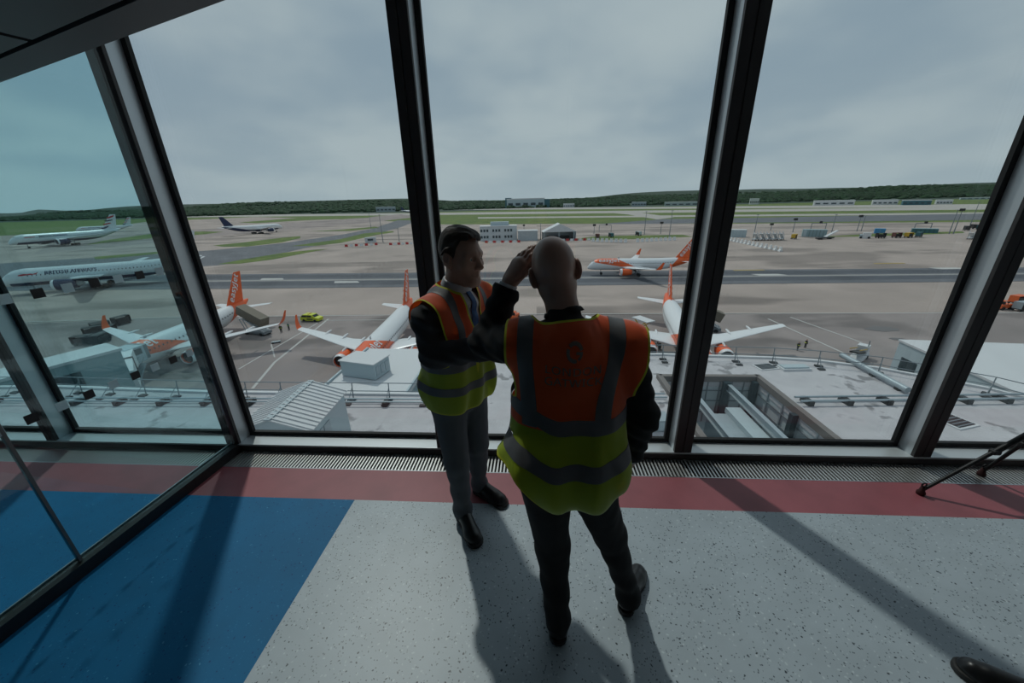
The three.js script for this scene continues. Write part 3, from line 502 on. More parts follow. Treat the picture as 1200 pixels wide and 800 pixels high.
  const neckF = limb(j.neck.clone().add(V(0, 0.02, 0)).addScaledVector(B.f, 0.01), j.neck.clone().add(V(0, 0.25, 0)), v.neck, v.neck + 0.03);
  const keep = (p) => { const [a, b, c] = B.loc(p.x, p.y, p.z); let d = Math.min(hem(p), hole[0](p), hole[1](p), neckF(p.x, p.y, p.z)); if (c > 0 && v.vee) d = Math.min(d, -wedge(p, v.vee[0], v.vee[1])); return d; };
  g = split(g, keep)[0];
  const [inner, edge] = split(g, (p) => keep(p) - 0.008);
  part(t, 'vest_piping', off(edge), mPiping, 'yellow edge piping of the vest');
  let restV = inner;
  const take = (fn) => { const [a, b] = split(restV, fn); restV = b; return a; };
  const ring = (y0, hw) => (p) => { const [a, b, c] = B.loc(p.x, p.y, p.z); return hw - Math.abs(p.y - y0(a, c)); };
  for (const [y0, hw] of v.rings) part(t, 'reflective_tape', off(pushOut(take(ring(y0, hw)), 0.0015)), mTape, 'grey reflective tape');
  for (const [f, hw, lowest] of v.braces) { const tp = take((p) => { const [a, b, c] = B.loc(p.x, p.y, p.z); return Math.min(hw - Math.abs(a - f(b, c)), p.y - lowest(a, c)); }); if (count(tp)) part(t, 'reflective_tape', off(pushOut(tp, 0.0015)), mTape); }
  const [up, low] = split(restV, (p) => { const [a, , c] = B.loc(p.x, p.y, p.z); return p.y - v.change(a, c); });
  part(t, 'vest_upper', off(up.clone()), mOrange, 'orange upper part of the vest'); part(t, 'vest_lower', off(low), mLime, 'yellow lower part of the vest');
  if (v.print) { // lettering printed on the back: the vest's own surface, a hair proud
    const [x0, x1, y0, y1] = v.print.area, sel = split(split(up, (p) => { const [a, b, c] = B.loc(p.x, p.y, p.z); return c < 0 ? Math.min(a - x0, x1 - a, b - y0, y1 - b) : -1; })[0], () => 1)[0];
    const q = pushOut(sel, 0.0025), uv = new Float32Array(count(q) * 2), p = sel.attributes.position; for (let i = 0; i < count(q); i++) { const [a, b] = B.loc(p.getX(i), p.getY(i), p.getZ(i)); uv[2 * i] = (a - x0) / (x1 - x0); uv[2 * i + 1] = (b - y0) / (y1 - y0); }
    q.setAttribute('uv', new THREE.BufferAttribute(uv, 2)); part(t, 'vest_print', off(q), v.print.material, 'grey emblem and lettering on the back');
  }
  return t;
}

// ------------------------------------------------------------------ airliners (local axes: nose at the origin pointing +z, y up from the ground)
function loftRings(rings, closed = true) { // rings: arrays of Vector3, same length
  const n = rings[0].length, pos = [], idx = [];
  for (const r of rings) for (const p of r) pos.push(p.x, p.y, p.z);
  for (let i = 0; i < rings.length - 1; i++) for (let k = 0; k < n; k++) { const a = i * n + k, b = i * n + (k + 1) % n, c = a + n, d = b + n; idx.push(a, c, b, b, c, d); }
  if (closed) for (const [i, flip] of [[0, true], [rings.length - 1, false]]) { const c = new THREE.Vector3(); for (const p of rings[i]) c.add(p); c.divideScalar(n); pos.push(c.x, c.y, c.z); const m = pos.length / 3 - 1; for (let k = 0; k < n; k++) { const a = i * n + k, b = i * n + (k + 1) % n; if (flip) idx.push(m, a, b); else idx.push(m, b, a); } }
  const g = new THREE.BufferGeometry(); g.setAttribute('position', new THREE.Float32BufferAttribute(pos, 3)); g.setIndex(idx); g.computeVertexNormals(); return g;
}
const AIRFOIL = [[0, 0], [0.03, 0.35], [0.12, 0.72], [0.35, 1], [0.65, 0.7], [1, 0.04], [1, -0.04], [0.65, -0.35], [0.35, -0.55], [0.12, -0.5], [0.03, -0.3]];
// wing-like surface through sections [span, height, leading edge z, chord, thickness]; upright = fin
const wingShape = (secs, upright = false) => loftRings(secs.map(([s, h, z, c, t]) => AIRFOIL.map(([u, v]) => upright ? V(v * t / 2, s, z - u * c) : V(s, h + v * t / 2, z - u * c))));
const mAirWhite = mat(lin(0.74, 0.75, 0.76), 0.32), mAirOrange = mat(lin(0.80, 0.115, 0.015), 0.38), mAirGrey = mat(lin(0.42, 0.44, 0.46), 0.4), mAirDark = mat(lin(0.03, 0.032, 0.035), 0.4), mNavy = mat(lin(0.012, 0.022, 0.075), 0.35), mAirRed = mat(lin(0.55, 0.02, 0.03), 0.4), mTyre = mat(lin(0.015, 0.015, 0.015), 0.85), mWingGrey = mat(lin(0.56, 0.58, 0.60), 0.4);
const SECT = [[0.002, 0.05, -0.62], [0.006, 0.17, -0.58], [0.014, 0.33, -0.5], [0.028, 0.52, -0.36], [0.045, 0.69, -0.24], [0.065, 0.83, -0.13], [0.09, 0.94, -0.05], [0.125, 1, 0], [0.2, 1, 0], [0.3, 1, 0], [0.4, 1, 0], [0.5, 1, 0], [0.6, 1, 0], [0.68, 0.985, 0.03], [0.74, 0.93, 0.12], [0.80, 0.82, 0.27], [0.86, 0.66, 0.46], [0.92, 0.46, 0.67], [0.965, 0.29, 0.84], [0.992, 0.15, 0.97], [1, 0.06, 1.03]];
function airliner(name, label, o, group) {
  const { L, R } = o, yc = o.yc ?? R * 1.83, k = L / 37.6, t = thing(name, label, 'aircraft', [0, 0, 0], 0, group), seg = 26;
  const rings = []; for (let i = 0; i < SECT.length - 1; i++) for (let q = 0; q < 3; q++) { const f = q / 3, m = (c) => mixf(SECT[i][c], SECT[i + 1][c], f); rings.push([m(0), m(1), m(2)]); } rings.push(SECT[SECT.length - 1]);
  let hull = loftRings(rings.map(([s, r, y]) => Array.from({ length: seg }, (_, i) => { const a = i / seg * Math.PI * 2; return V(Math.sin(a) * r * R * 0.97, yc + y * R + Math.cos(a) * r * R, -s * L); })));
  const rel = (p) => (p.y - yc) / R;
  for (const [nm, m, fn, lb] of o.paint) { const [a, b] = split(hull, (p) => fn(-p.z, rel(p), p)); hull = b; if (count(a)) part(t, nm, a, m, lb); }
  part(t, 'fuselage', hull, mAirWhite, 'white fuselage');
  const S = o.span / 34, w = [[1.2, 2.75, -11.6, 7.0, 0.95], [6.3, 3.15, -14.5, 4.0, 0.5], [17, 4.55, -20.1, 1.55, 0.18]].map(([s, h, z, c, th]) => [s * S, h * R / 2, z * k, c * k * (o.chord ?? 1), th * k]);
  for (const d of [1, -1]) {
    const wing = part(t, 'wing', wingShape(w.map(([s, ...r]) => [s * d, ...r])), o.wing ?? mAirWhite);
    if (o.sharklet) { const [s, h, z, c] = w[2]; part(wing, 'winglet', wingShape([[s * d, h - 0.05, z, c, 0.16], [(s + 0.35) * d, h + 0.35, z - 0.35, c * 0.9, 0.14], [(s + 0.65) * d, h + 1.2, z - 0.95, c * 0.65, 0.1], [(s + 0.8) * d, h + 2.3, z - 1.7, c * 0.38, 0.06]].map((q) => q)), o.sharklet); }
    part(t, 'tailplane', wingShape([[0.4 * S, yc + 0.45 * R, -32.0 * k, 4.2 * k, 0.4 * k], [6.2 * S, yc + 0.62 * R, -35.4 * k, 1.5 * k, 0.14 * k]].map(([s, ...r]) => [s * d, ...r])), o.wing ?? mAirWhite);
    const ex = 5.75 * S * d, er = o.engine, ey = (o.engineY ?? 1.85 * R / 2), ez = -10.9 * k, el = 4.6 * k * (o.engineLen ?? 1);
    const nac = part(t, 'engine_nacelle', lathe([[er * 0.80, 0.5], [er * 0.86, 0.08], [er * 0.93, 0], [er, 0.25], [er * 1.06, 1.2], [er * 1.0, el * 0.62], [er * 0.78, el * 0.86], [er * 0.62, el * 0.88]], 22).rotateX(-Math.PI / 2).translate(ex, ey, ez), o.enginePaint);
    part(nac, 'intake_lip', lathe([[er * 0.84, 0.2], [er * 0.87, 0.06], [er * 0.935, -0.03], [er * 1.01, 0.22], [er * 1.045, 0.75]], 22).rotateX(-Math.PI / 2).translate(ex, ey, ez), o.lip ?? mAirWhite); part(nac, 'intake_fan', lathe([[0, -0.1], [er * 0.2, 0.35], [er * 0.84, 0.45]], 20).rotateX(-Math.PI / 2).translate(ex, ey, ez), mAirDark);
    part(nac, 'exhaust', lathe([[er * 0.6, el * 0.8], [er * 0.45, el * 1.02], [er * 0.12, el * 1.12], [0, el * 1.16]], 16).rotateX(-Math.PI / 2).translate(ex, ey, ez), mAirGrey);
    part(nac, 'pylon', wingShape([[ey + er * 0.8, 0, ez - 0.9 * k, 4.4 * k, 0.4 * k], [3.1 * R / 2 + 0.1, 0, ez - 1.9 * k, 4.6 * k, 0.4 * k]], true).translate(ex, 0, 0), o.wing ?? mAirWhite);
    const gx = 3.8 * (o.gear ?? S) * d, wr = o.wheel ?? 0.58, gear = part(t, 'main_gear', rod(V(gx, wr, -17.7 * k), V(gx, 2.9 * R / 2, -17.4 * k), 0.16 * k, 8), mAirGrey);
    for (const q of o.bogie ?? [0]) for (const e of [-0.45, 0.45]) part(gear, 'wheel', new THREE.CylinderGeometry(wr, wr, 0.4, 16).rotateZ(Math.PI / 2).translate(gx + e * k, wr, -17.7 * k + q), mTyre);
    for (let q = 0; q < 3; q++) part(t, 'flap_fairing', new THREE.SphereGeometry(0.3 * k, 8, 6).scale(0.7, 0.8, 5).translate((4.2 + q * 3.6) * S * d, (2.75 + (4.2 + q * 3.6) * 0.1) * R / 2, (-17.7 - q * 1.2) * k), o.wing ?? mAirWhite);
  }
  const fin = part(t, 'tail_fin', wingShape([[yc + R * 0.55, 0, -28.9 * k, 6.6 * k, 0.55 * k], [yc + R * 1.0, 0, -30.4 * k, 5.6 * k, 0.5 * k], [o.fin, 0, -35.4 * k, 2.3 * k, 0.2 * k]], true), o.finPaint);
  if (o.finExtra) o.finExtra(fin, k);
  const wr = (o.wheel ?? 0.58) * 0.8, ng = part(t, 'nose_gear', rod(V(0, wr, -5.1 * k), V(0, yc - R * 0.8, -4.8 * k), 0.13 * k, 8), mAirGrey);
  for (const e of [-0.24, 0.24]) part(ng, 'wheel', new THREE.CylinderGeometry(wr, wr, 0.28, 14).rotateZ(Math.PI / 2).translate(e * k, wr, -5.1 * k), mTyre);
  // flight deck and cabin glazing lie on the skin
  const skin = (s, a, lift = 0.012) => { let i = 0; while (i < rings.length - 2 && rings[i + 1][0] * L < s) i++; const f = clamp((s / L - rings[i][0]) / (rings[i + 1][0] - rings[i][0]), 0, 1), r = mixf(rings[i][1], rings[i + 1][1], f), y = mixf(rings[i][2], rings[i + 1][2], f); return V(Math.sin(a) * (r * R * 0.97 + lift), yc + y * R + Math.cos(a) * (r * R + lift), -s); };
  const quad = (A, B, C, D) => { const g = new THREE.BufferGeometry(); g.setAttribute('position', new THREE.Float32BufferAttribute([A, B, C, A, C, D].flatMap((p) => p.toArray()), 3)); g.computeVertexNormals(); return g; };
  const glass = []; for (const d of [1, -1]) for (const [a0, a1, s0, s1] of [[0.03, 0.38, 1.75, 2.35], [0.42, 0.80, 1.85, 2.5], [0.84, 1.10, 2.05, 2.75]]) part(t, 'cockpit_window', quad(skin(s0 * k * 1.02, a0 * d), skin(s0 * k * 1.06, a1 * d), skin(s1 * k, a1 * d), skin(s1 * k, a0 * d)), mAirDark);
  for (const d of [1, -1]) for (let s = 5.6 * k; s < 30 * k; s += 0.53 * (o.pitch ?? 1.6)) { const a = 1.30; glass.push(quad(skin(s, (a - 0.075) * d), skin(s, (a + 0.075) * d), skin(s + 0.27, (a + 0.075) * d), skin(s + 0.27, (a - 0.075) * d))); }
  part(t, 'cabin_windows', merge(glass), mAirDark).userData.kind = 'stuff';
  for (const d of [1, -1]) for (const s of [4.6 * k, 30.6 * k]) { const a0 = 1.02, a1 = 1.92, e = 0.06, dr = [quad(skin(s, a0 * d, 0.02), skin(s, a1 * d, 0.02), skin(s + e, a1 * d, 0.02), skin(s + e, a0 * d, 0.02)), quad(skin(s + 0.82, a0 * d, 0.02), skin(s + 0.82, a1 * d, 0.02), skin(s + 0.82 + e, a1 * d, 0.02), skin(s + 0.82 + e, a0 * d, 0.02)), quad(skin(s, a0 * d, 0.02), skin(s, (a0 + 0.03) * d, 0.02), skin(s + 0.85, (a0 + 0.03) * d, 0.02), skin(s + 0.85, a0 * d, 0.02))]; part(t, 'door_seam', merge(dr), mAirGrey); }
  // lettering wrapped round the hull on both sides
  for (const [txt, size, s0, a0, m] of o.words ?? []) for (const d of [1, -1]) {
    const g = new TessellateModifier(0.35, 5).modify(textGeo(txt, size, 0.015)), p = g.attributes.position;
    for (let i = 0; i < p.count; i++) { const s = s0 + p.getX(i) * d, a = a0 - p.getY(i) / R, q = skin(s, a * d, 0.035 + p.getZ(i)); p.setXYZ(i, q.x, q.y, q.z); }
    g.computeVertexNormals(); part(t, 'lettering', g, m);
  }
  part(t, 'blade_aerial', box(0.06, 0.45, 0.5, 0, yc + R + 0.2, -11 * k), mAirGrey);
  return t;
}
function place(o, nose, dx, dz) { o.position.set(nose[0], GROUND + 0.2, nose[1]); o.rotation.set(0, Math.atan2(dx, dz), 0); return o; }
const up1 = (s) => s < 9.5 ? 2 : mixf(1.15, -0.75, (s - 9.5) / 9.5);
const budget = {
  L: 37.6, R: 2.05, span: 34, fin: 12.5, engine: 1.15, sharklet: mAirOrange, enginePaint: mAirOrange, finPaint: mAirOrange,
  paint: [['orange_swoosh', mAirOrange, (s, y) => Math.min(s - 2.4, up1(s) - y, y - mixf(0.45, -0.8, clamp((s - 2.4) / 16, 0, 1.2)), 20 - s), 'orange swoosh over the forward fuselage'], ['orange_tail', mAirOrange, (s, y) => s - 31.0 + 1.9 * (0.9 - y), 'orange rear fuselage']],
  words: [['easyJet', 1.5, 7.6, 0.80, mAirWhite]],
  finExtra: (fin) => { for (const d of [1, -1]) { const g = textGeo('easyJet', 1.42, 0.02).rotateZ(0.95 * d).rotateY(Math.PI / 2 * d).translate(0, 9.2, -34.2), p = g.attributes.position; for (let i = 0; i < p.count; i++) p.setX(i, p.getX(i) + d * (mixf(0.27, 0.10, (p.getY(i) - 5.8) / 6.7) + 0.01)); part(fin, 'fin_lettering', g, mAirWhite); } },
};
const jetTaxi = airliner('airliner', 'orange and white airliner taxiing side-on along the dark taxi lane', budget);
place(jetTaxi, [18.6, -137.2], -0.998, -0.06);
const jetA = copyOf(jetTaxi, 'orange and white airliner parked at the jet bridge', [0, 0, 0]); place(jetA, [-65.6, -43.6], Math.sin(0.08), Math.cos(0.08));
const jetB = copyOf(jetTaxi, 'orange and white airliner parked behind the low white pier roof', [0, 0, 0]); place(jetB, [-26.0, -43.0], Math.sin(0.07), Math.cos(0.07));
const jetC = copyOf(jetTaxi, 'orange and white airliner parked beyond the roof pit and railing', [0, 0, 0]); place(jetC, [22.8, -46.0], Math.sin(-0.17), Math.cos(-0.17));
for (const w of jetC.children.filter((c) => c.name === 'wing')) w.clear();   // this one has plain wingtips
const wide = {
  L: 57, R: 3.0, span: 56, fin: 18.3, engine: 1.75, enginePaint: mNavy, finPaint: mAirWhite, wing: mWingGrey, bogie: [-1.45, 0, 1.45], wheel: 0.66, gear: 1.45, yc: 5.3, engineY: 3.0, pitch: 2,
  paint: [['belly_paint', mNavy, (s, y) => Math.min(-0.52 - y, s - 3), 'dark blue belly'], ['nose_ribbon', mAirRed, (s, y, p) => Math.min(s - 6, 13 - s, 0.1 - Math.abs(y - 0.36 - 0.02 * (s - 6)))]],
  words: [['BRITISH AIRWAYS', 1.15, 19.5, 1.10, mNavy]],
  finExtra: (fin, k) => { for (const d of [1, -1]) for (const [m, y0, y1, z] of [[mNavy, 8.6, 10.6, -48.4], [mAirRed, 11.4, 12.8, -50.4], [mNavy, 13.6, 14.8, -52.0], [mAirRed, 15.6, 17.6, -53.8]]) { const s = new THREE.Shape(); s.moveTo(-2.2, y0); s.quadraticCurveTo(0, y0 + 0.2, 1.9, y1 - 0.5); s.lineTo(2.0, y1); s.quadraticCurveTo(0, y1 - 0.2, -2.2, y0 + 0.6); part(fin, 'fin_ribbon', new THREE.ExtrudeGeometry(s, { depth: 0.05, bevelEnabled: false }).rotateY(Math.PI / 2).translate(0.45 * d - 0.025, 0, z), m); } },
};
const wideA = airliner('airliner', 'long white airliner with dark blue belly and lettered nose', wide); place(wideA, [-184, -113.5], -0.86, 0.53);
const wideB = copyOf(wideA, 'white airliner with ribbon striped tail parked amid ground equipment', [0, 0, 0]); place(wideB, [-412, -270], -0.20, 0.98); wideB.scale.setScalar(1.3);
const navyJet = airliner('airliner', 'white airliner with navy blue tail taxiing past a grass island', { ...wide, L: 57, R: 2.8, span: 56, fin: 16.5, finPaint: mNavy, words: [], finExtra: null, paint: [['belly_paint', mNavy, (s, y) => Math.min(mixf(-0.55, 0.9, smooth(30, 57, s)) - y, s - 6), 'navy blue lower hull']] }); place(navyJet, [-292, -425], 0.36, -0.93); navyJet.scale.setScalar(1.12);
const farJet = copyOf(navyJet, 'tiny distant airliner with dark tail standing by the far grass', [0, 0, 0]); place(farJet, [-330, -1120], 0.98, -0.2);
const farJet2 = copyOf(wideA, 'distant white airliner half hidden behind the ribbon striped tail', [0, 0, 0]); place(farJet2, [-610, -470], -0.75, 0.66);

// ------------------------------------------------------------------ roofs below the window
const texRoof = texture(1024, 1024, (x, y) => {
  const a = tileNoise(x, y, 1024, 6, 51.4), b = tileNoise(x, y, 1024, 22, 5.1), c = tileNoise(x * 0.5, y, 1024, 10, 9.4), seam = (x % 256) < 1.5 ? -0.06 : 0;
  const dirt = smooth(0.56, 0.66, c * 0.55 + b * 0.45) * 0.30 * smooth(0.42, 0.6, a), k = 1 + (a - 0.5) * 0.12 + (b - 0.5) * 0.08 + seam - dirt; return [0.735 * k, 0.725 * k, 0.735 * k];
});
texRoof.repeat.set(1 / 12, 1 / 12);
const mRoof = mat(0xffffff, 0.85, 0, { map: texRoof }), mRoofWhite = mat(lin(0.62, 0.63, 0.64), 0.7), mPaleBlue = mat(lin(0.42, 0.50, 0.53), 0.6), mTeal = mat(lin(0.26, 0.36, 0.38), 0.6), mDeepTeal = mat(lin(0.035, 0.06, 0.07), 0.35), mCurb = mat(lin(0.17, 0.15, 0.14), 0.7), mGalv = mat(lin(0.36, 0.42, 0.45), 0.45, 0.35), mRail = mat(lin(0.22, 0.25, 0.27), 0.5, 0.4), mBrick = mat(lin(0.16, 0.065, 0.055), 0.8), mConcW = mat(lin(0.5, 0.5, 0.5), 0.85);
const R_ = (px, py, dy = 0) => onY(px, py, ROOF + dy);
const pit = { x0: 8.7, x1: 15.1, z0: -23.6, z1: -14.6, deep: 3.4 };
const roofEdge = [R_(-260, 458), R_(60, 453.5), R_(245, 460), R_(505, 463), R_(505, 424), R_(690, 416.5), R_(776, 416), R_(905, 420), R_(958, 423.5), R_(1029, 432), R_(1158, 456), R_(1300, 492)];
{
  const s = new THREE.Shape([...roofEdge, V(33, 0, -1.7), V(-36, 0, -1.7)].map((p) => new THREE.Vector2(p.x, -p.z)));
  s.holes.push(new THREE.Path([[pit.x0, -pit.z0], [pit.x1, -pit.z0], [pit.x1, -pit.z1], [pit.x0, -pit.z1]].map((a) => new THREE.Vector2(...a))));
  const g = planarUV(new THREE.ExtrudeGeometry(s, { depth: 0.5, bevelEnabled: false }).rotateX(-Math.PI / 2).translate(0, ROOF - 0.5, 0));
  const r = structure('roof', 'pale stained flat roof of the terminal below the windows', 'roof'); part(r, 'roof_membrane', g, mRoof);
  const wallS = new THREE.Shape([...roofEdge, V(33, 0, -1.7), V(-36, 0, -1.7)].map((p) => new THREE.Vector2(p.x * 0.995, -p.z * 0.99)));
  part(r, 'terminal_wall', new THREE.ExtrudeGeometry(wallS, { depth: ROOF - 4.2 - GROUND, bevelEnabled: false }).rotateX(-Math.PI / 2).translate(0, GROUND, 0), mTeal);
  for (let i = 0; i < roofEdge.length - 1; i++) part(r, 'roof_kerb', bar(roofEdge[i].clone().setY(ROOF + 0.06), roofEdge[i + 1].clone().setY(ROOF + 0.06), 0.25, 0.16), mRoofWhite);
}
{ // the sunken plant pit
  const { x0, x1, z0, z1, deep } = pit, p = thing('plant_pit', 'sunken rooftop plant pit with framed walls and steel beams', 'plant pit', [(x0 + x1) / 2, ROOF - deep, (z0 + z1) / 2]), cx = (x0 + x1) / 2, cz = (z0 + z1) / 2, w = x1 - x0, d = z1 - z0;
  p.userData.kind = 'structure';
  part(p, 'pit_floor', box(w + 0.4, 0.2, d + 0.4, 0, -0.1, 0), mat(lin(0.40, 0.45, 0.47), 0.8));
  const mPanel = mat(lin(0.50, 0.55, 0.57), 0.6);
  for (const sx of [-1, 1]) { part(p, 'wall_lining', box(0.12, deep, d, sx * (w / 2 + 0.1), deep / 2, 0), mPanel); part(p, 'kerb', box(0.34, 0.42, d + 0.6, sx * (w / 2 + 0.1), deep + 0.1, 0), mCurb, 'brown capped kerb'); }
  for (const sz of [-1, 1]) { part(p, 'wall_lining', box(w, deep, 0.12, 0, deep / 2, sz * (d / 2 + 0.1)), mPanel); part(p, 'kerb', box(w + 0.2, 0.42, 0.34, 0, deep + 0.1, sz * (d / 2 + 0.1)), mCurb); }
  for (let i = 0; i <= 6; i++) { part(p, 'wall_post', box(0.07, deep - 0.2, 0.1, w / 2 - 0.02, deep / 2, -d / 2 + i * d / 6), mGalv); part(p, 'wall_post', box(0.07, deep - 0.2, 0.1, -w / 2 + 0.02, deep / 2, -d / 2 + i * d / 6), mGalv); }
  for (let i = 0; i <= 8; i++) part(p, 'wall_post', box(0.06, deep - 0.2, 0.06, -w / 2 + i * w / 8, deep / 2, -d / 2 + 0.02), mRail);
  for (const y of [0.9, 1.8, 2.6]) { part(p, 'wall_rail', box(0.06, 0.06, d, w / 2 - 0.03, y, 0), mRail); part(p, 'wall_rail', box(w, 0.06, 0.06, 0, y, -d / 2 + 0.03), mRail); }
  for (const z of [-d / 2 + 0.25, -0.2, d / 2 - 0.3]) part(p, 'column', box(0.34, deep, 0.34, w / 2 - 0.22, deep / 2, z), mDeepTeal); part(p, 'column', box(0.4, deep, 0.3, 1.1, deep / 2, -d / 2 + 0.3), mDeepTeal);
  for (const x of [-1.55, 1.2]) { const b = part(p, 'roof_beam', box(0.26, 0.05, d, x, deep - 0.12, 0), mGalv, 'pale steel beam'); part(b, 'beam_web', box(0.05, 0.42, d, x, deep - 0.34, 0), mGalv); part(b, 'beam_flange', box(0.26, 0.05, d, x, deep - 0.56, 0), mGalv); }
  const unit = thing('air_handling_unit', 'tall grey air handling unit between the pit beams', 'air unit', [cx + 0.1, ROOF - deep, cz + 0.4]);
  part(unit, 'casing', rbox(2.3, 2.3, 4.6, 0.05, 0, 1.2, 0), mGalv); part(unit, 'duct', box(0.9, 0.35, 4.8, 0.5, 2.5, -0.1), mPaleBlue); part(unit, 'access_door', box(0.8, 1.3, 0.05, -0.4, 0.95, 2.32), mPaleBlue); part(unit, 'plinth', box(2.2, 0.14, 4.3, 0, 0.07, 0), mDark);
  const unit2 = thing('air_handling_unit', 'low grey air handling unit in the corner of the plant pit', 'air unit', [cx - 2.25, ROOF - deep, cz + 1.9]);
  part(unit2, 'casing', rbox(1.5, 1.2, 3.6, 0.05, 0, 0.7, 0), mPaleBlue); part(unit2, 'sloping_lid', box(1.2, 0.1, 3.4, 0, 1.36, 0).rotateZ(0.06), mGalv); part(unit2, 'plinth', box(1.6, 0.14, 3.7, 0, 0.07, 0), mDark);
}
function railing(label, pts, step, lean = 0.12) { // free-standing roof railing: posts on weighted feet, two rails
  const base = pts[0].clone(), t = thing('roof_railing', label, 'railing', [base.x, ROOF, base.z]), L = (p, y, n) => V(p.x - base.x + n.x * y * lean, y, p.z - base.z + n.z * y * lean);
  for (let i = 0; i < pts.length - 1; i++) {
    const a = pts[i], b = pts[i + 1], d = b.clone().sub(a).setY(0), len = d.length(), n = V(d.z, 0, -d.x).normalize(), num = Math.max(1, Math.round(len / step));
    if (n.z > 0) n.negate();
    for (const y of [0.55, 1.1]) part(t, 'rail', rod(L(a, y, n), L(b, y, n), 0.03, 6), mRail);
    for (let k = 0; k <= num; k++) { if (k === num && i < pts.length - 2) continue; const p = a.clone().lerp(b, k / num); const po = part(t, 'post', rod(L(p, 0.05, n), L(p, 1.12, n), 0.032, 6), mRail); part(po, 'foot', box(0.5, 0.09, 0.28).rotateY(Math.atan2(n.x, n.z)).translate(p.x - base.x - n.x * 0.2, 0.05, p.z - base.z - n.z * 0.2), mDark); part(po, 'stay', rod(L(p, 0.8, n), V(p.x - base.x - n.x * 0.75, 0.06, p.z - base.z - n.z * 0.75), 0.022, 5), mRail); part(po, 'stay_foot', box(0.42, 0.08, 0.26, p.x - base.x - n.x * 0.8, 0.05, p.z - base.z - n.z * 0.8), mDark); }
  }
}
railing('grey roof railing along the edge beside the ribbed shed', [R_(-200, 462), R_(60, 458), R_(250, 465), R_(500, 468)], 2.4);
railing('grey roof railing running past the plant pit to the far corner', [R_(560, 422), R_(690, 420), R_(776, 420), R_(905, 424), R_(958, 428), R_(1029, 436), R_(1158, 461), R_(1290, 496)], 2.6);
function pipes(label, a, b, n, r, gap, sup) {
  const t = thing('pipe_run', label, 'pipes', [a.x, ROOF, a.z]), d = b.clone().sub(a), l = d.length(), u = d.clone().normalize(), s = V(-u.z, 0, u.x);
  for (let i = 0; i < n; i++) part(t, 'pipe', rod(s.clone().multiplyScalar(i * gap).setY(0.3), d.clone().addScaledVector(s, i * gap).setY(0.3), r, 8), mGalv);
  for (let q = 0.6; q < l; q += sup) { const m = u.clone().multiplyScalar(q).addScaledVector(s, (n - 1) * gap / 2); part(t, 'support_block', box((n - 1) * gap + 0.3, 0.3, 0.3).rotateY(Math.atan2(-s.z, s.x)).translate(m.x, 0.15, m.z), mDark); }
}
pipes('pair of pale pipes crossing the roof beside the plant pit', R_(930, 470), R_(1250, 466), 2, 0.07, 0.5, 2.3);
pipes('thick pale duct angling across the roof to the corner railing', R_(1062, 462), R_(985, 420), 1, 0.2, 0, 2.0);
pipes('low pipes following the roof edge railing behind the shed', R_(-150, 470), R_(505, 472), 2, 0.05, 0.4, 3.0);
pipes('short pair of pipes stopping beside the tower mullion', R_(700, 466), R_(778, 466), 2, 0.06, 0.45, 2.3);
function hatch(label, c, w, d, turn) { const t = thing('roof_drain', label, 'drain', c, turn); part(t, 'frame', box(w, 0.06, d, 0, 0.03, 0), mRoofWhite); part(t, 'tray', box(w * 0.82, 0.02, d * 0.82, 0, 0.065, 0), mDark); for (let i = 0; i < 5; i++) part(t, 'grate_bar', box(w * 0.8, 0.03, d * 0.05, 0, 0.08, -d * 0.34 + i * d * 0.17), mRail); }
hatch('square roof drain grate between the railing and the plant pit', R_(897, 430), 1.5, 1.0, 0.2);
hatch('square roof drain grate on stained roof between tripod and pipes', R_(1118, 494), 1.5, 1.3, 0.3);
{ const t = thing('roof_skylight', 'low pale rooflight frame beside the square roof drain', 'rooflight', R_(930, 432), 0.05); part(t, 'frame', box(2.0, 0.16, 0.8, 0, 0.08, 0), mRoofWhite); part(t, 'dome', rbox(1.8, 0.12, 0.6, 0.05, 0, 0.2, 0), mPaleBlue); }
{ const t = thing('roof_cabinet', 'small grey cabinet on the roof behind the orange vest', 'cabinet', R_(768, 500), 0.1); part(t, 'case', rbox(1.3, 0.7, 1.0, 0.03, 0, 0.35, 0), mGalv); part(t, 'door', box(0.5, 0.5, 0.03, 0.2, 0.36, 0.51), mPaleBlue); }
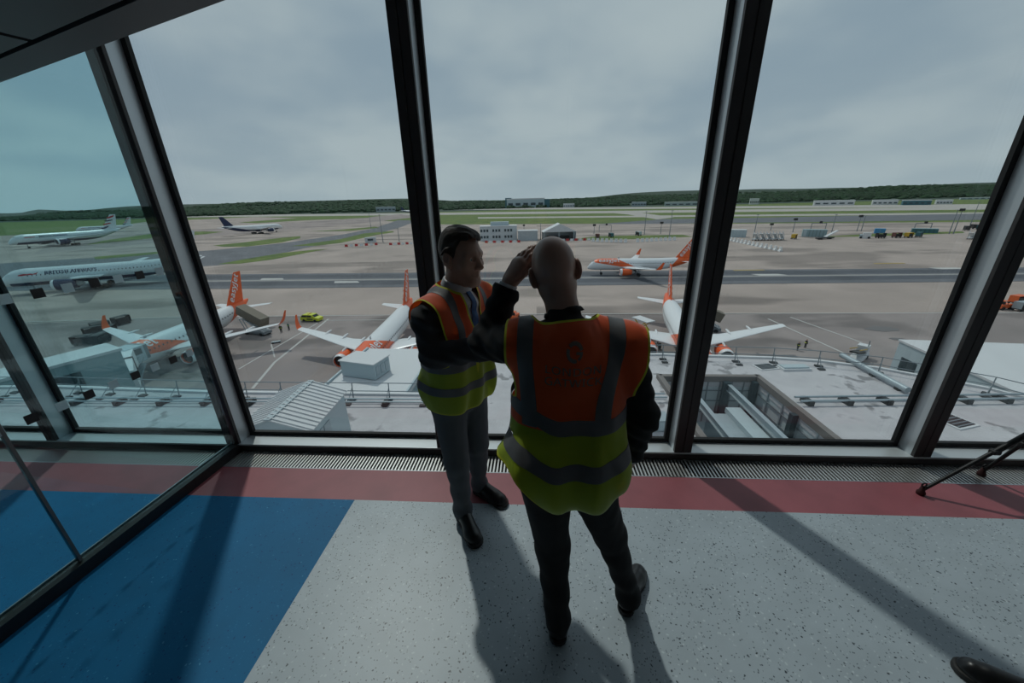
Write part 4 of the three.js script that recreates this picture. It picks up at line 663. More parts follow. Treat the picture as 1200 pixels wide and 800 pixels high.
{ // ribbed metal shed on the roof
  const fr = R_(405, 459, 2.5), nr = R_(357, 505, 2.5), fl = R_(327, 463, 2.5), x1 = (fr.x + nr.x) / 2, x0 = x1 - 3.4, z0 = fr.z, z1 = nr.z, w = x1 - x0, d = z1 - z0, t = thing('roof_shed', 'white shed with ribbed pitched roof and side door on the terminal roof', 'shed', [(x0 + x1) / 2, ROOF, (z0 + z1) / 2], 0.06);
  const gable = new THREE.Shape([[-w / 2, 0], [w / 2, 0], [w / 2, 2.45], [0, 3.05], [-w / 2, 2.45]].map((a) => new THREE.Vector2(...a)));
  part(t, 'walls', new THREE.ExtrudeGeometry(gable, { depth: d - 0.2, bevelEnabled: false }).translate(0, 0, -d / 2 + 0.1), mPaleBlue);
  for (const s of [-1, 1]) {
    const a = Math.atan2(0.6, w / 2), sl = Math.hypot(0.6, w / 2) + 0.18, pl = part(t, 'roof_slope', box(sl, 0.05, d + 0.2).rotateZ(-s * a).translate(s * (w / 4 + 0.07), 2.80 - 0.02, 0), mRoofWhite);
    for (let z = -d / 2; z <= d / 2 + 0.01; z += 0.3) part(pl, 'roof_rib', box(sl, 0.05, 0.06).rotateZ(-s * a).translate(s * (w / 4 + 0.07), 2.84, z), mRoofWhite);
  }
  part(t, 'ridge_cap', box(0.3, 0.06, d + 0.24, 0, 3.12, 0), mGalv);
  for (const z of [d * 0.12, d * 0.30]) { const dr = part(t, 'door', box(0.05, 1.95, d * 0.16, w / 2 + 0.02, 1.0, z), mGalv); part(dr, 'handle', box(0.06, 0.16, 0.06, w / 2 + 0.07, 1.0, z - d * 0.06), mDark); }
}
{ // lower pier with white roof and a plant box
  const y = -15, x0 = -21.2, x1 = -12.4, z0 = -41.5, z1 = -30, b = thing('pier_building', 'low pier building with bare white roof in front of a parked aircraft', 'building', [(x0 + x1) / 2, GROUND, (z0 + z1) / 2]);
  part(b, 'walls', box(x1 - x0, y - 0.3 - GROUND, z1 - z0, 0, (y - 0.3 - GROUND) / 2, 0), mTeal); part(b, 'roof_deck', box(x1 - x0 + 0.3, 0.3, z1 - z0 + 0.3, 0, y - 0.15 - GROUND, 0), mRoofWhite);
  for (const s of [-1, 1]) part(b, 'roof_trim', box(0.2, 0.25, z1 - z0 + 0.3, s * (x1 - x0) / 2, y - GROUND + 0.1, 0), mPaleBlue);
  for (let i = 0; i < 4; i++) part(b, 'window', box(0.06, 1.6, 1.9, (x1 - x0) / 2 + 0.02, y - 2.2 - GROUND, -4 + i * 2.7), mDeepTeal);
  const p = onY(420, 443, y), q = thing('roof_plant_box', 'small white plant box standing on the white pier roof', 'plant box', [p.x + 0.4, y, p.z - 1.2], -0.25);
  part(q, 'case', rbox(4.2, 1.7, 2.6, 0.05, 0, 0.9, 0), mPaleBlue); part(q, 'lid', box(4.4, 0.1, 2.8, 0, 1.8, 0), mRoofWhite); for (let i = 0; i < 3; i++) part(q, 'louvre', box(0.05, 1.0, 0.55, 2.12, 0.9, -0.75 + i * 0.75), mGalv);
}
{ // right-hand block beyond the corner railing
  const y = -13.5, a = onY(1062, 402, y), b = thing('terminal_block', 'flat pale roofed block beyond the corner of the railing', 'building', [a.x + 9, GROUND, a.z + 6.5], -0.12);
  part(b, 'walls', box(19, y - GROUND - 0.2, 13, 0, (y - GROUND - 0.2) / 2, 0), mPaleBlue); part(b, 'roof_deck', box(19.2, 0.2, 13.2, 0, y - GROUND - 0.1, 0), mRoofWhite); part(b, 'roof_cabinet', rbox(4.2, 1.5, 2.4, 0.05, 2.6, y - GROUND + 0.75, -1.2), mPaleBlue);
  for (let i = 0; i < 4; i++) part(b, 'window', box(0.05, 1.5, 2, -9.52, y - GROUND - 2.4, -4.5 + i * 2.9), mDeepTeal);
}
{ // teal pier node where the jet bridge starts
  const y = -13.2, pa = onY(-20, 443, y), pb = onY(131, 405, y), c = pa.clone().lerp(pb, 0.5), len = pa.distanceTo(pb), n = thing('pier_building', 'teal grey pier building with dark window and brick panel', 'building', [c.x, GROUND, c.z], -Math.atan2(pb.z - pa.z, pb.x - pa.x)), h = y - GROUND;
  part(n, 'walls', box(len, h - 0.3, 4, 0, (h - 0.3) / 2, 0), mTeal); part(n, 'roof_deck', box(len + 0.3, 0.3, 4.3, 0, h - 0.15, 0), mRoofWhite);
  part(n, 'window', box(3.0, 3.6, 0.08, len / 2 - 5.2, h - 3.2, 2.03), mDeepTeal, 'tall dark window'); part(n, 'brick_panel', box(2.6, 2.6, 0.08, len / 2 - 9.4, h - 3.9, 2.03), mBrick, 'dark red panel'); part(n, 'window', box(2.6, 3.0, 0.08, len / 2 - 14, h - 3.2, 2.03), mDeepTeal);
}
{ // jet bridge: rotunda, telescoping tunnel, cab, wheeled legs
  const t = thing('jet_bridge', 'white jet bridge with boxy cab reaching the parked aircraft', 'jet bridge', onY(140, 436, -20.2).setY(GROUND)), o = t.position, loc = (px, py, y) => onY(px, py, y).sub(V(o.x, GROUND, o.z));
  const a = loc(143, 449, -19.2), m = loc(142, 432, -19.0), c = loc(146, 418, -19.0);
  part(t, 'tunnel', bar(a, m, 3.0, 2.7), mRoofWhite); part(t, 'tunnel', bar(m, c, 2.6, 2.4), mat(lin(0.7, 0.71, 0.72), 0.6)); part(t, 'tunnel_collar', bar(m.clone().lerp(a, 0.06), m.clone().lerp(c, 0.04), 3.15, 2.85), mDark);
  part(t, 'cab', rbox(3.0, 2.6, 2.6, 0.15, c.x, c.y, c.z - 0.6), mPaleBlue); part(t, 'cab_bellows', rbox(2.9, 2.4, 0.9, 0.2, c.x, c.y + 0.1, c.z - 2.1), mRail); part(t, 'cab_window', box(0.06, 0.9, 1.6, c.x + 1.51, c.y + 0.5, c.z - 0.6), mDeepTeal);
  part(t, 'rotunda', new THREE.CylinderGeometry(2.0, 2.0, 3.0, 18).translate(a.x, a.y, a.z + 1.6), mPaleBlue); part(t, 'rotunda_column', new THREE.CylinderGeometry(0.6, 0.6, a.y - 1.5, 12).translate(a.x, (a.y - 1.5) / 2, a.z + 1.6), mGalv);
  for (const s of [-1, 1]) { part(t, 'leg', box(0.35, m.y - 1.6, 0.35, m.x + s * 1.7, (m.y - 1.6) / 2 + 0.5, m.z), mGalv); part(t, 'wheel', new THREE.CylinderGeometry(0.55, 0.55, 0.5, 14).rotateZ(Math.PI / 2).translate(m.x + s * 1.7, 0.56, m.z), mTyre); }
  part(t, 'leg_crossbar', box(3.8, 0.3, 0.3, m.x, 1.0, m.z), mGalv);
  const st = part(t, 'service_stair', bar(V(c.x + 2.2, 0.2, c.z + 2.6), V(c.x + 2.2, c.y - 1.2, c.z - 0.4), 0.9, 0.2), mGalv); for (let i = 0; i < 9; i++) part(st, 'tread', box(0.95, 0.05, 0.3, c.x + 2.2, 0.4 + i * (c.y - 1.6) / 9, c.z + 2.4 - i * 0.33), mRail); for (const s of [-0.45, 0.45]) part(st, 'handrail', rod(V(c.x + 2.2 + s, 1.2, c.z + 2.6), V(c.x + 2.2 + s, c.y - 0.2, c.z - 0.4), 0.04, 5), mRail);
}

// ------------------------------------------------------------------ ground equipment
const mYellow = mat(lin(0.55, 0.60, 0.03), 0.5), mAmber = mat(lin(0.6, 0.38, 0.04), 0.5), mCarGlass = mat(lin(0.02, 0.025, 0.03), 0.15), mCanopy = mat(lin(0.17, 0.145, 0.11), 0.75), mBlueBox = mat(lin(0.06, 0.26, 0.50), 0.6), mTealBox = mat(lin(0.05, 0.15, 0.18), 0.6), mOrangeV = mat(lin(0.7, 0.12, 0.02), 0.5);
{ // marked car
  const t = thing('apron_car', 'lime yellow apron car parked near a wingtip', 'car', G(366, 376), -0.12);
  const side = new THREE.Shape([[-2.4, 0.4], [2.4, 0.4], [2.45, 0.95], [1.5, 1.15], [0.8, 1.75], [-1.5, 1.8], [-2.3, 1.2]].map((a) => new THREE.Vector2(...a)));
  part(t, 'body', new THREE.ExtrudeGeometry(side, { depth: 1.8, bevelEnabled: true, bevelSize: 0.06, bevelThickness: 0.06, bevelSegments: 1 }).translate(0, 0, -0.9), mYellow);
  for (const s of [-1, 1]) for (const [x0, x1] of [[-1.9, -0.55], [-0.45, 0.75]]) part(t, 'window', box(x1 - x0, 0.45, 0.03, (x0 + x1) / 2, 1.45, s * 0.975), mCarGlass);
  part(t, 'windscreen', box(0.05, 0.65, 1.55).rotateZ(0.85).translate(1.22, 1.48, 0), mCarGlass); part(t, 'dark_panel', box(1.6, 0.3, 1.95, 0.2, 0.75, 0), mDark); part(t, 'light_bar', box(0.3, 0.14, 1.2, -0.3, 1.9, 0), mAmber);
  for (const x of [-1.5, 1.5]) for (const s of [-0.85, 0.85]) part(t, 'wheel', new THREE.CylinderGeometry(0.36, 0.36, 0.24, 14).rotateX(Math.PI / 2).translate(x, 0.36, s), mTyre);
}
function crew(label, at, c, turn) { // small standing figure seen from far away
  const t = thing('person', label, 'person', at, turn), L = (a, b, r1, r2) => limb(V(...a), V(...b), r1, r2);
  const f = union([L([-0.1, 0.05, 0.08], [-0.1, 0.9, 0], 0.075, 0.1), L([0.1, 0.05, -0.06], [0.1, 0.9, 0], 0.075, 0.1), L([0, 0.95, 0], [0, 1.4, 0], 0.17, 0.2), L([-0.23, 1.42, 0], [-0.28, 1.1, 0.06], 0.07, 0.06), L([-0.28, 1.1, 0.06], [-0.18, 0.95, 0.22], 0.055, 0.045), L([0.23, 1.42, 0], [0.29, 1.1, -0.02], 0.07, 0.06), L([0.29, 1.1, -0.02], [0.27, 0.85, 0.08], 0.055, 0.045), L([0, 1.5, 0], [0, 1.58, 0], 0.06, 0.06), L([0, 1.66, 0.02], [0, 1.7, 0.0], 0.1, 0.105)], 0.05);
  const g = nets(f, V(-0.5, -0.05, -0.35), V(0.5, 1.9, 0.45), 0.045), [top, low] = split(g, (p) => p.y - 0.92), [head, coat] = split(top, (p) => p.y - 1.53);
  part(t, 'body', head, mSkin); part(t, 'jacket', coat, c); part(t, 'trousers', low, mDark); part(t, 'vest_band', rbox(0.44, 0.12, 0.44, 0.05, 0, 1.12, 0), mYellow);
}
crew('ground worker in dark clothes, the broader of two standing on the apron', G(330, 389.5), mDark, 0.6);
crew('ground worker walking behind another on the apron near the yellow car', G(339, 386.5), mTealBox, -0.4);
crew('ground worker in black standing beyond the roof railing', G(934, 411), mDark, 0.2);
crew('ground worker leaning beside another beyond the roof railing', G(943, 408), mBlack, 1.4);
function stairs(label, at, turn, covered, group) { // boarding steps on a wheeled chassis
  const t = thing(covered ? 'covered_steps' : 'boarding_steps', label, 'steps', at, turn, group), n = 9;
  part(t, 'chassis', box(2.0, 0.5, 6.2, 0, 0.75, 0), covered ? mRail : mRoofWhite); for (const x of [-0.9, 0.9]) for (const z of [-2.3, 2.2]) part(t, 'wheel', new THREE.CylinderGeometry(0.42, 0.42, 0.35, 12).rotateZ(Math.PI / 2).translate(x, 0.42, z), mTyre);
  const ramp = part(t, 'ramp', bar(V(0, 1.0, 2.9), V(0, 3.5, -2.4), 1.7, 0.25), mRoofWhite); for (let i = 0; i < n; i++) part(ramp, 'tread', box(1.6, 0.06, 0.4, 0, 1.25 + i * 2.4 / n, 2.6 - i * 5 / n), mRail);
  part(t, 'platform', box(1.9, 0.2, 1.6, 0, 3.55, -3.0), mRoofWhite); for (const z of [-2.6, -3.6]) for (const x of [-0.8, 0.8]) part(t, 'leg', rod(V(x, 0.8, z + 1.2), V(x, 3.5, z), 0.08, 6), mGalv);
  if (covered) { part(t, 'canopy', bar(V(0, 3.1, 3.0), V(0, 5.6, -3.4), 2.1, 1.9), mCanopy, 'brown fabric canopy'); } else for (const x of [-0.85, 0.85]) part(t, 'handrail', bar(V(x, 1.9, 2.9), V(x, 4.5, -2.6), 0.08, 0.7), mRoofWhite);
  return t;
}
stairs('brown canopied steps at the rear door of the aircraft by the jet bridge', V(-61.6, GROUND, -73.0), 1.3, true);
stairs('brown canopied steps beside the aircraft beyond the plant pit', V(34.6, GROUND, -74.6), 1.35, true);
function cart(label, at, turn, m, group) { // baggage dolly with a curtain-sided box
  const t = thing('baggage_cart', label, 'cart', at, turn, group); part(t, 'deck', box(3.2, 0.2, 1.6, 0, 0.55, 0), mDark); part(t, 'roof', box(3.2, 0.1, 1.6, 0, 2.1, 0), m); part(t, 'end_panel', box(0.08, 1.5, 1.6, -1.56, 1.35, 0), m); part(t, 'end_panel', box(0.08, 1.5, 1.6, 1.56, 1.35, 0), m); part(t, 'load', rbox(2.6, 1.0, 1.3, 0.1, 0, 1.15, 0), mDark);
  for (const x of [-1.1, 1.1]) for (const z of [-0.7, 0.7]) part(t, 'wheel', new THREE.CylinderGeometry(0.25, 0.25, 0.2, 10).rotateX(Math.PI / 2).translate(x, 0.25, z), mTyre); part(t, 'drawbar', rod(V(1.6, 0.5, 0), V(2.5, 0.3, 0), 0.05, 5), mDark); return t;
}
{ const g = 'baggage carts behind the wing of the bridged aircraft'; [[100, 404], [112, 393], [120, 387], [144, 380], [120, 402], [131, 392]].forEach(([x, y], i) => cart('dark baggage cart clustered behind the bridged aircraft wing', G(x, y), 0.4 + i * 0.35, mDark, g)); }
function tractor(label, at, turn, m) { const t = thing('baggage_tractor', label, 'tractor', at, turn); part(t, 'body', rbox(3.2, 0.9, 1.7, 0.1, 0, 0.85, 0), m); part(t, 'cab_roof', box(1.3, 0.1, 1.5, -0.5, 2.05, 0), m); for (const x of [-1.1, 0.1]) for (const z of [-0.68, 0.68]) part(t, 'cab_post', rod(V(x, 1.2, z), V(x, 2.0, z), 0.05, 5), mDark); part(t, 'seat', rbox(0.6, 0.7, 1.2, 0.05, -0.7, 1.5, 0), mDark); for (const x of [-1.0, 1.0]) for (const z of [-0.8, 0.8]) part(t, 'wheel', new THREE.CylinderGeometry(0.42, 0.42, 0.3, 12).rotateX(Math.PI / 2).translate(x, 0.42, z), mTyre); return t; }
tractor('orange baggage tractor towing carts on the open apron', G(1173, 362), 0.2, mOrangeV);
cart('grey baggage cart towed by the orange tractor', G(1196, 364), 0.2, mGalv); cart('red and black baggage cart behind the grey one', G(1190, 356), 0.3, mOrangeV);
tractor('small red tug on the apron between the two men', G(602, 374), 1.2, mOrangeV);
{ // belt loader beyond the railing
  const t = thing('belt_loader', 'yellow railed belt loader sloping beyond the roof railing', 'loader', G(1003, 424), 0.72); part(t, 'chassis', box(5.5, 0.6, 1.7, 0.6, 0.8, 0), mRoofWhite); part(t, 'conveyor', box(8.4, 0.25, 1.1).rotateZ(-0.24).translate(-0.6, 2.0, 0), mDark); for (const z of [-0.6, 0.6]) part(t, 'side_rail', box(8.4, 0.14, 0.08).rotateZ(-0.24).translate(-0.6, 2.5, z), mAmber); part(t, 'cab', rbox(1.5, 1.4, 1.5, 0.08, 2.6, 1.7, 0), mRoofWhite); part(t, 'mast', rod(V(2.0, 1, 0.6), V(2.0, 3.4, 0.6), 0.07, 6), mRail);
  for (const x of [-1.5, 2.4]) for (const z of [-0.8, 0.8]) part(t, 'wheel', new THREE.CylinderGeometry(0.42, 0.42, 0.3, 12).rotateX(Math.PI / 2).translate(x, 0.42, z), mTyre);
  const u = thing('gantry_lift', 'yellow framed lift under the tail of the aircraft beyond the pit', 'lift', G(752, 392), 0.5); for (const s of [-1, 1]) { part(u, 'scissor_arm', bar(V(s * 0.8, 0.6, -1.8), V(s * 0.8, 3.2, 1.6), 0.16, 0.16), mAmber); part(u, 'scissor_arm', bar(V(s * 0.8, 0.6, 1.8), V(s * 0.8, 3.2, -1.6), 0.16, 0.16), mAmber); } part(u, 'platform', box(2.2, 0.2, 4.2, 0, 3.3, 0), mRoofWhite); part(u, 'base', box(2.2, 0.4, 4.4, 0, 0.5, 0), mAmber);
}
{ const t = thing('wheel_chock_trolley', 'small wheeled trolley left on the bare stand', 'trolley', G(324, 402), 0.5); part(t, 'frame', box(1.6, 0.12, 0.7, 0, 0.35, 0), mGalv); for (const s of [-0.6, 0.6]) part(t, 'wheel', new THREE.CylinderGeometry(0.2, 0.2, 0.8, 10).rotateX(Math.PI / 2).translate(s, 0.2, 0), mTyre); part(t, 'handle', rod(V(0.8, 0.35, 0), V(1.2, 1.1, 0), 0.03, 5), mGalv); }

// barriers in rows
const barrierShape = (() => { const s = new THREE.Shape([[-0.3, 0], [0.3, 0], [0.26, 0.28], [0.12, 0.45], [0.10, 1.05], [-0.10, 1.05], [-0.12, 0.45], [-0.26, 0.28]].map((a) => new THREE.Vector2(...a))); return new THREE.ExtrudeGeometry(s, { depth: 1.9, bevelEnabled: false }).translate(0, 0, -0.95); })();
const mBarR = mat(lin(0.48, 0.035, 0.035), 0.6), mBarW = mat(lin(0.72, 0.72, 0.72), 0.6);
function barrierRow(p0, p1, n, where, whiteOnly = false, sc = 1) {
  const a = G(...p0), b = G(...p1), dir = Math.atan2(b.x - a.x, b.z - a.z);
  for (let i = 0; i < n; i++) { const w = whiteOnly || i % 2, m = solo('barrier', barrierShape, w ? mBarW : mBarR, (w ? 'white' : 'red') + ' plastic barrier ' + where, 'barrier', (w ? 'white' : 'red') + ' barriers ' + where); m.position.copy(a).lerp(b, i / (n - 1)); m.rotation.y = dir; m.scale.set(sc * 1.6, sc * 1.4, whiteOnly ? 0.95 : sc); }
}
barrierRow([406, 289], [441, 287], 7, 'in the row before the small gate hut'); barrierRow([458, 287], [482, 286], 6, 'in the short row among the light masts');
barrierRow([570, 284.6], [608, 284], 9, 'before the long white office'); barrierRow([655, 282.5], [690, 281.5], 8, 'beside the marquee'); barrierRow([695, 283], [733, 284], 8, 'past the marquee by the grass', true, 1.5); barrierRow([747, 283.5], [790, 281.5], 9, 'in the curved row above the tail', true, 1.5);
barrierRow([853, 281.5], [914, 294.5], 14, 'in the slanting row by the parked steps', true, 1.5);
// small blocks given by the pixels of their foot line
function block(name, label, cat, x0, x1, yb, hp, depth, m, group) {
  const c = G((x0 + x1) / 2, yb), D = -c.clone().sub(EYE).dot(camZ) / FOCAL, w = (x1 - x0) * D * Math.cos(Math.atan2(Math.abs(x0 + x1 - 1200) / 2, FOCAL)), h = hp * D, t = thing(name, label, cat, c, Math.atan2(EYE.x - c.x, EYE.z - c.z) * 0.85, group);
  part(t, 'walls', box(w, h, depth, 0, h / 2, -depth / 2), m); return [t, w, h];
}
{ // two-storey airside office
  const [t, w, h] = block('office_building', 'long two storey white airside office with rows of windows', 'building', 563, 606, 282, 16, 12, mat(lin(0.52, 0.56, 0.58), 0.7)); part(t, 'roof', box(w + 0.4, 0.3, 12.4, 0, h + 0.15, -6), mRoofWhite); part(t, 'roof_room', box(w * 0.5, 2.6, 5, 1, h + 1.6, -6), mPaleBlue);
  for (const y of [0.28, 0.72]) for (let i = 0; i < 12; i++) if (i % 4 !== 3) part(t, 'window', box(w / 19, h * 0.18, 0.1, -w * 0.46 + i * w / 12.4, h * y, 0.03), mDeepTeal);
  const [u, w2, h2] = block('office_annexe', 'low grey annexe joined to the white airside office', 'building', 607, 630, 282, 11, 10, mat(lin(0.40, 0.44, 0.46), 0.7)); part(u, 'roof', box(w2 + 0.3, 0.25, 10.3, 0, h2 + 0.1, -5), mRoofWhite); for (let i = 0; i < 4; i++) part(u, 'panel_joint', box(0.12, h2 * 0.9, 0.08, -w2 * 0.4 + i * w2 * 0.27, h2 / 2, 0.03), mGalv);
}
{ const a = G(637, 282), b = G(675, 281), w = a.distanceTo(b), t = thing('marquee', 'white peaked marquee with open dark front', 'marquee', a.clone().lerp(b, 0.5), -Math.atan2(b.z - a.z, b.x - a.x)), s = new THREE.Shape([[-w / 2, 5.6], [0, 10.5], [w / 2, 5.6], [w / 2, 6.4], [0, 11.2], [-w / 2, 6.4]].map((q) => new THREE.Vector2(...q)));
  part(t, 'roof', new THREE.ExtrudeGeometry(new THREE.Shape([[-w / 2 - 0.5, 5.6], [w / 2 + 0.5, 5.6], [0, 11]].map((q) => new THREE.Vector2(...q))), { depth: 14, bevelEnabled: false }).translate(0, 0, -14), mRoofWhite); for (const x of [-1, -0.05, 0.9]) part(t, 'post', box(0.4, 5.6, 0.4, x * (w / 2 - 0.4), 2.8, -0.3), mPaleBlue); part(t, 'back_wall', box(w, 5.6, 0.3, 0, 2.8, -13.6), mGalv); part(t, 'side_wall', box(0.3, 5.6, 13.6, w / 2 - 0.2, 2.8, -7), mPaleBlue); part(t, 'stored_crates', box(w * 0.7, 2.4, 3, 0, 1.2, -9), mDark); }
{ const [t, w, h] = block('gate_hut', 'small white gate hut behind the barrier row', 'hut', 428, 441, 284, 5, 4, mRoofWhite); part(t, 'roof', box(w + 0.4, 0.3, 4.4, 0, h + 0.1, -2), mGalv); part(t, 'window', box(w * 0.5, h * 0.4, 0.1, 0, h * 0.6, 0.03), mDeepTeal); }
// equipment parked along the apron's far edge
{
  const [c1, w1, h1] = block('container_block', 'pale stacked containers behind the slanting barriers', 'containers', 854, 874, 278, 8, 6, mPaleBlue); for (let i = 1; i < 5; i++) part(c1, 'joint', box(0.15, h1, 0.1, -w1 / 2 + i * w1 / 5, h1 / 2, 0.03), mGalv); part(c1, 'lid', box(w1, 0.3, 6, 0, h1 + 0.1, -3), mRoofWhite);
  const [c2, w2, h2] = block('container_block', 'teal grey container row under the gantry frame', 'containers', 939, 968, 277.5, 8, 6, mTeal); for (let i = 1; i < 7; i++) part(c2, 'joint', box(0.15, h2, 0.1, -w2 / 2 + i * w2 / 7, h2 / 2, 0.03), mDeepTeal); part(c2, 'pale_door', box(w2 * 0.14, h2 * 0.9, 0.1, -w2 * 0.4, h2 * 0.5, 0.05), mPaleBlue);
  const [c3, w3, h3] = block('storage_container', 'bright blue storage container on the grass edge', 'container', 1024, 1037, 273.5, 5, 4, mBlueBox); part(c3, 'lid', box(w3, 0.2, 4, 0, h3 + 0.1, -2), mBlueBox); part(c3, 'door_bar', box(0.15, h3 * 0.8, 0.1, 0, h3 / 2, 0.05), mGalv);
  const [c4, w4, h4] = block('storage_container', 'long dark teal container row at the apron edge', 'containers', 1067, 1099, 273, 4.6, 5, mTealBox); for (let i = 1; i < 6; i++) part(c4, 'joint', box(0.2, h4, 0.1, -w4 / 2 + i * w4 / 6, h4 / 2, 0.03), mDark); part(c4, 'lid', box(w4, 0.2, 5, 0, h4 + 0.1, -2.5), mTeal);
  const [c5, w5, h5] = block('box_truck', 'white box truck parked at the apron edge', 'truck', 1010, 1020, 279.5, 6.5, 3, mRoofWhite); part(c5, 'cab', box(w5 * 0.35, h5 * 0.7, 2.4, -w5 * 0.68, h5 * 0.35, -1.5), mPaleBlue); part(c5, 'windscreen', box(0.1, h5 * 0.25, 2, -w5 * 0.86, h5 * 0.52, -1.5), mDeepTeal); for (const x of [-0.7, 0.3]) part(c5, 'wheel', new THREE.CylinderGeometry(0.6, 0.6, 0.5, 12).rotateX(Math.PI / 2).translate(x * w5, 0.6, 0.1), mTyre);
  const g = 'white boarding steps parked in a row'; for (let i = 0; i < 5; i++) { const s = stairs('white boarding steps parked in the row by the pale containers', G(885 + i * 7.4, 281.5 - i * 0.1), 2.35, false, g); s.scale.set(1, 1.15, 1); }
  for (const [x, y] of [[1137, 280], [1149, 278]]) stairs('white boarding steps parked beside the dark vehicle cluster', G(x, y), 2.2, false, 'white steps by the dark cluster');
  const belt = thing('belt_loader', 'long white belt loader resting on dark dollies', 'loader', G(970, 280), 0.3); part(belt, 'conveyor', box(9, 0.5, 1.6).rotateZ(0.38).translate(1.5, 3.0, 0), mRoofWhite); part(belt, 'base', box(12, 0.7, 2, -2.5, 0.8, 0), mDark); for (const x of [-6, 1]) part(belt, 'wheel', new THREE.CylinderGeometry(0.5, 0.5, 2.2, 12).rotateX(Math.PI / 2).translate(x, 0.5, 0), mTyre);
  [[1031, 279, mDark], [1050, 278.5, mBrick], [1064, 278.5, mAmber], [1076, 278, mTealBox], [930, 280, mAmber], [1132, 270, mDark], [1140, 268, mDark], [1149, 269.5, mTealBox], [700, 279, mBrick], [716, 278, mTealBox], [748, 276, mPaleBlue]].forEach(([x, y, m], i) => cart(['black', 'dark red', 'amber', 'teal', 'yellow', 'squat black', 'black covered', 'dull teal', 'brick red', 'deep green', 'pale blue'][i] + ' equipment cart standing ' + ['between the box truck and the blue container', 'behind the box truck', 'before the long teal containers', 'under the long teal containers', 'beside the white steps', 'on the outside of the dark vehicle cluster', 'amid the dark vehicle cluster', 'at the end of the dark vehicle cluster', 'by the grass past the marquee', 'on the grass under a low gantry', 'on the grass beside a light mast'][i], G(x, y), 0.2 * i, m).scale.set(1.4, 1.4, 1.4));
}
// light masts and small gantries
function mast(px, pyb, pyt, head, where) {
  const b = G(px, pyb), d = b.distanceTo(EYE), h = (pyb - pyt) * d / FOCAL * 0.93, t = thing('light_mast', 'slim grey light mast ' + where, 'mast', b); part(t, 'pole', new THREE.CylinderGeometry(0.14, 0.3, h, 7).translate(0, h / 2, 0), mRail); if (head) part(t, 'lamp_head', box(2.2, 1.5, 1.2, 0, h, 0), mDark); else part(t, 'lamp_arm', box(1.6, 0.25, 0.4, 0, h, 0), mRail);
}
[[435, 268, 250, 0, 'by the smallest grass island'], [449, 284, 254, 0, 'beside the small gate hut'], [468, 283, 268, 0, 'between the barrier rows'], [614, 268, 264, 1, 'above the grey annexe'], [633.5, 281, 262, 0, 'between annexe and marquee'], [696, 274, 264, 1, 'past the marquee'], [755, 275, 250, 0, 'halfway along the grass verge'], [774, 274, 262, 1, 'with a dark head near the verge'], [784, 280, 250, 0, 'behind the curved barriers'], [883, 278, 256, 0, 'behind the slanting barriers'], [903, 270, 264, 1, 'above the boarding steps'], [929, 272, 260, 1, 'between boarding steps and teal containers'], [974, 274, 257, 0, 'beside the sloping white belt loader'], [1004, 271, 258, 1, 'behind the box truck'], [1009, 271, 258, 0, 'close beside the dark-headed mast'], [1112, 274, 256, 0, 'beside the long teal containers'], [1117, 274, 256, 1, 'with a dark head past the long teal containers'], [1136, 266, 248, 0, 'behind the dark vehicle cluster']].forEach((a) => mast(...a));
for (const [x0, x1, yb, yt, w] of [[702, 716, 272, 264, 'past the marquee'], [949, 966, 272, 260, 'over the teal containers'], [1071, 1090, 269, 260, 'over the long teal containers']]) { const a = G(x0, yb), b = G(x1, yb), wd = a.distanceTo(b), h = (yb - yt) * wd / (x1 - x0), t = thing('sign_gantry', 'dark goalpost gantry ' + w, 'gantry', a.clone().lerp(b, 0.5), -Math.atan2(b.z - a.z, b.x - a.x)); for (const s of [-1, 1]) part(t, 'post', box(0.35, h, 0.35, s * wd / 2, h / 2, 0), mRail); part(t, 'beam', box(wd, 0.4, 0.35, 0, h, 0), mRail); part(t, 'signal_box', box(1.6, 1.4, 0.8, wd * 0.1, h + 0.7, 0), mDark); }
// far buildings at the edge of the woods
[['hangar', 'broad pale hangar with rounded glass front before the woods', 594, 638, 243.6, 9.5, 40, mPaleBlue], ['far_building', 'small white block next to the pale hangar', 660, 673, 243, 4, 20, mRoofWhite], ['far_building', 'low grey building at the foot of the woods beyond the distant airliner', 441, 464, 248, 5, 25, mGalv], ['far_building', 'pale house among the trees behind the parked boarding steps', 878, 889, 239.5, 6, 18, mRoofWhite], ['far_building', 'white long low building among trees with a raised centre', 952, 1001, 240.6, 5, 25, mRoofWhite], ['far_building', 'white shed row at the woods edge beside a dark blue one', 1021, 1052, 240, 5, 22, mRoofWhite], ['far_building', 'dark blue shed between two white sheds at the woods edge', 1056, 1091, 240.2, 5, 22, mTealBox], ['far_building', 'white shed ending the row after the dark blue one', 1096, 1116, 239.4, 4.6, 22, mRoofWhite], ['far_building', 'long pale roof beyond the row of sheds', 1124, 1164, 233.6, 2.0, 22, mPaleBlue], ['far_building', 'pale block half hidden by trees above the taxiway bend', 740, 757, 241.6, 4.4, 22, mGalv], ['far_building', 'long grey roof by the trees above the runway end', 778, 818, 241.4, 4.4, 22, mGalv]].forEach(([n, l, x0, x1, y, h, d, m]) => {
  const [t, w, hh] = block(n, l, 'building', x0, x1, y, h, d, m); part(t, 'roof', box(w * 1.01, hh * 0.12, d * 1.02, 0, hh * 1.05, -d / 2), mRoofWhite); for (let i = 0; i < 5; i++) part(t, 'window', box(w / 8, hh * 0.28, 0.5, -w * 0.4 + i * w / 5, hh * 0.45, 0.2), mDeepTeal);
  if (n === 'hangar') for (const [x, s] of [[-0.46, 1.2], [0.56, 0.95]]) part(t, 'end_tower', box(w * 0.16, hh * s, d * 0.8, x * w, hh * s / 2, -d / 2), mTealBox);
});

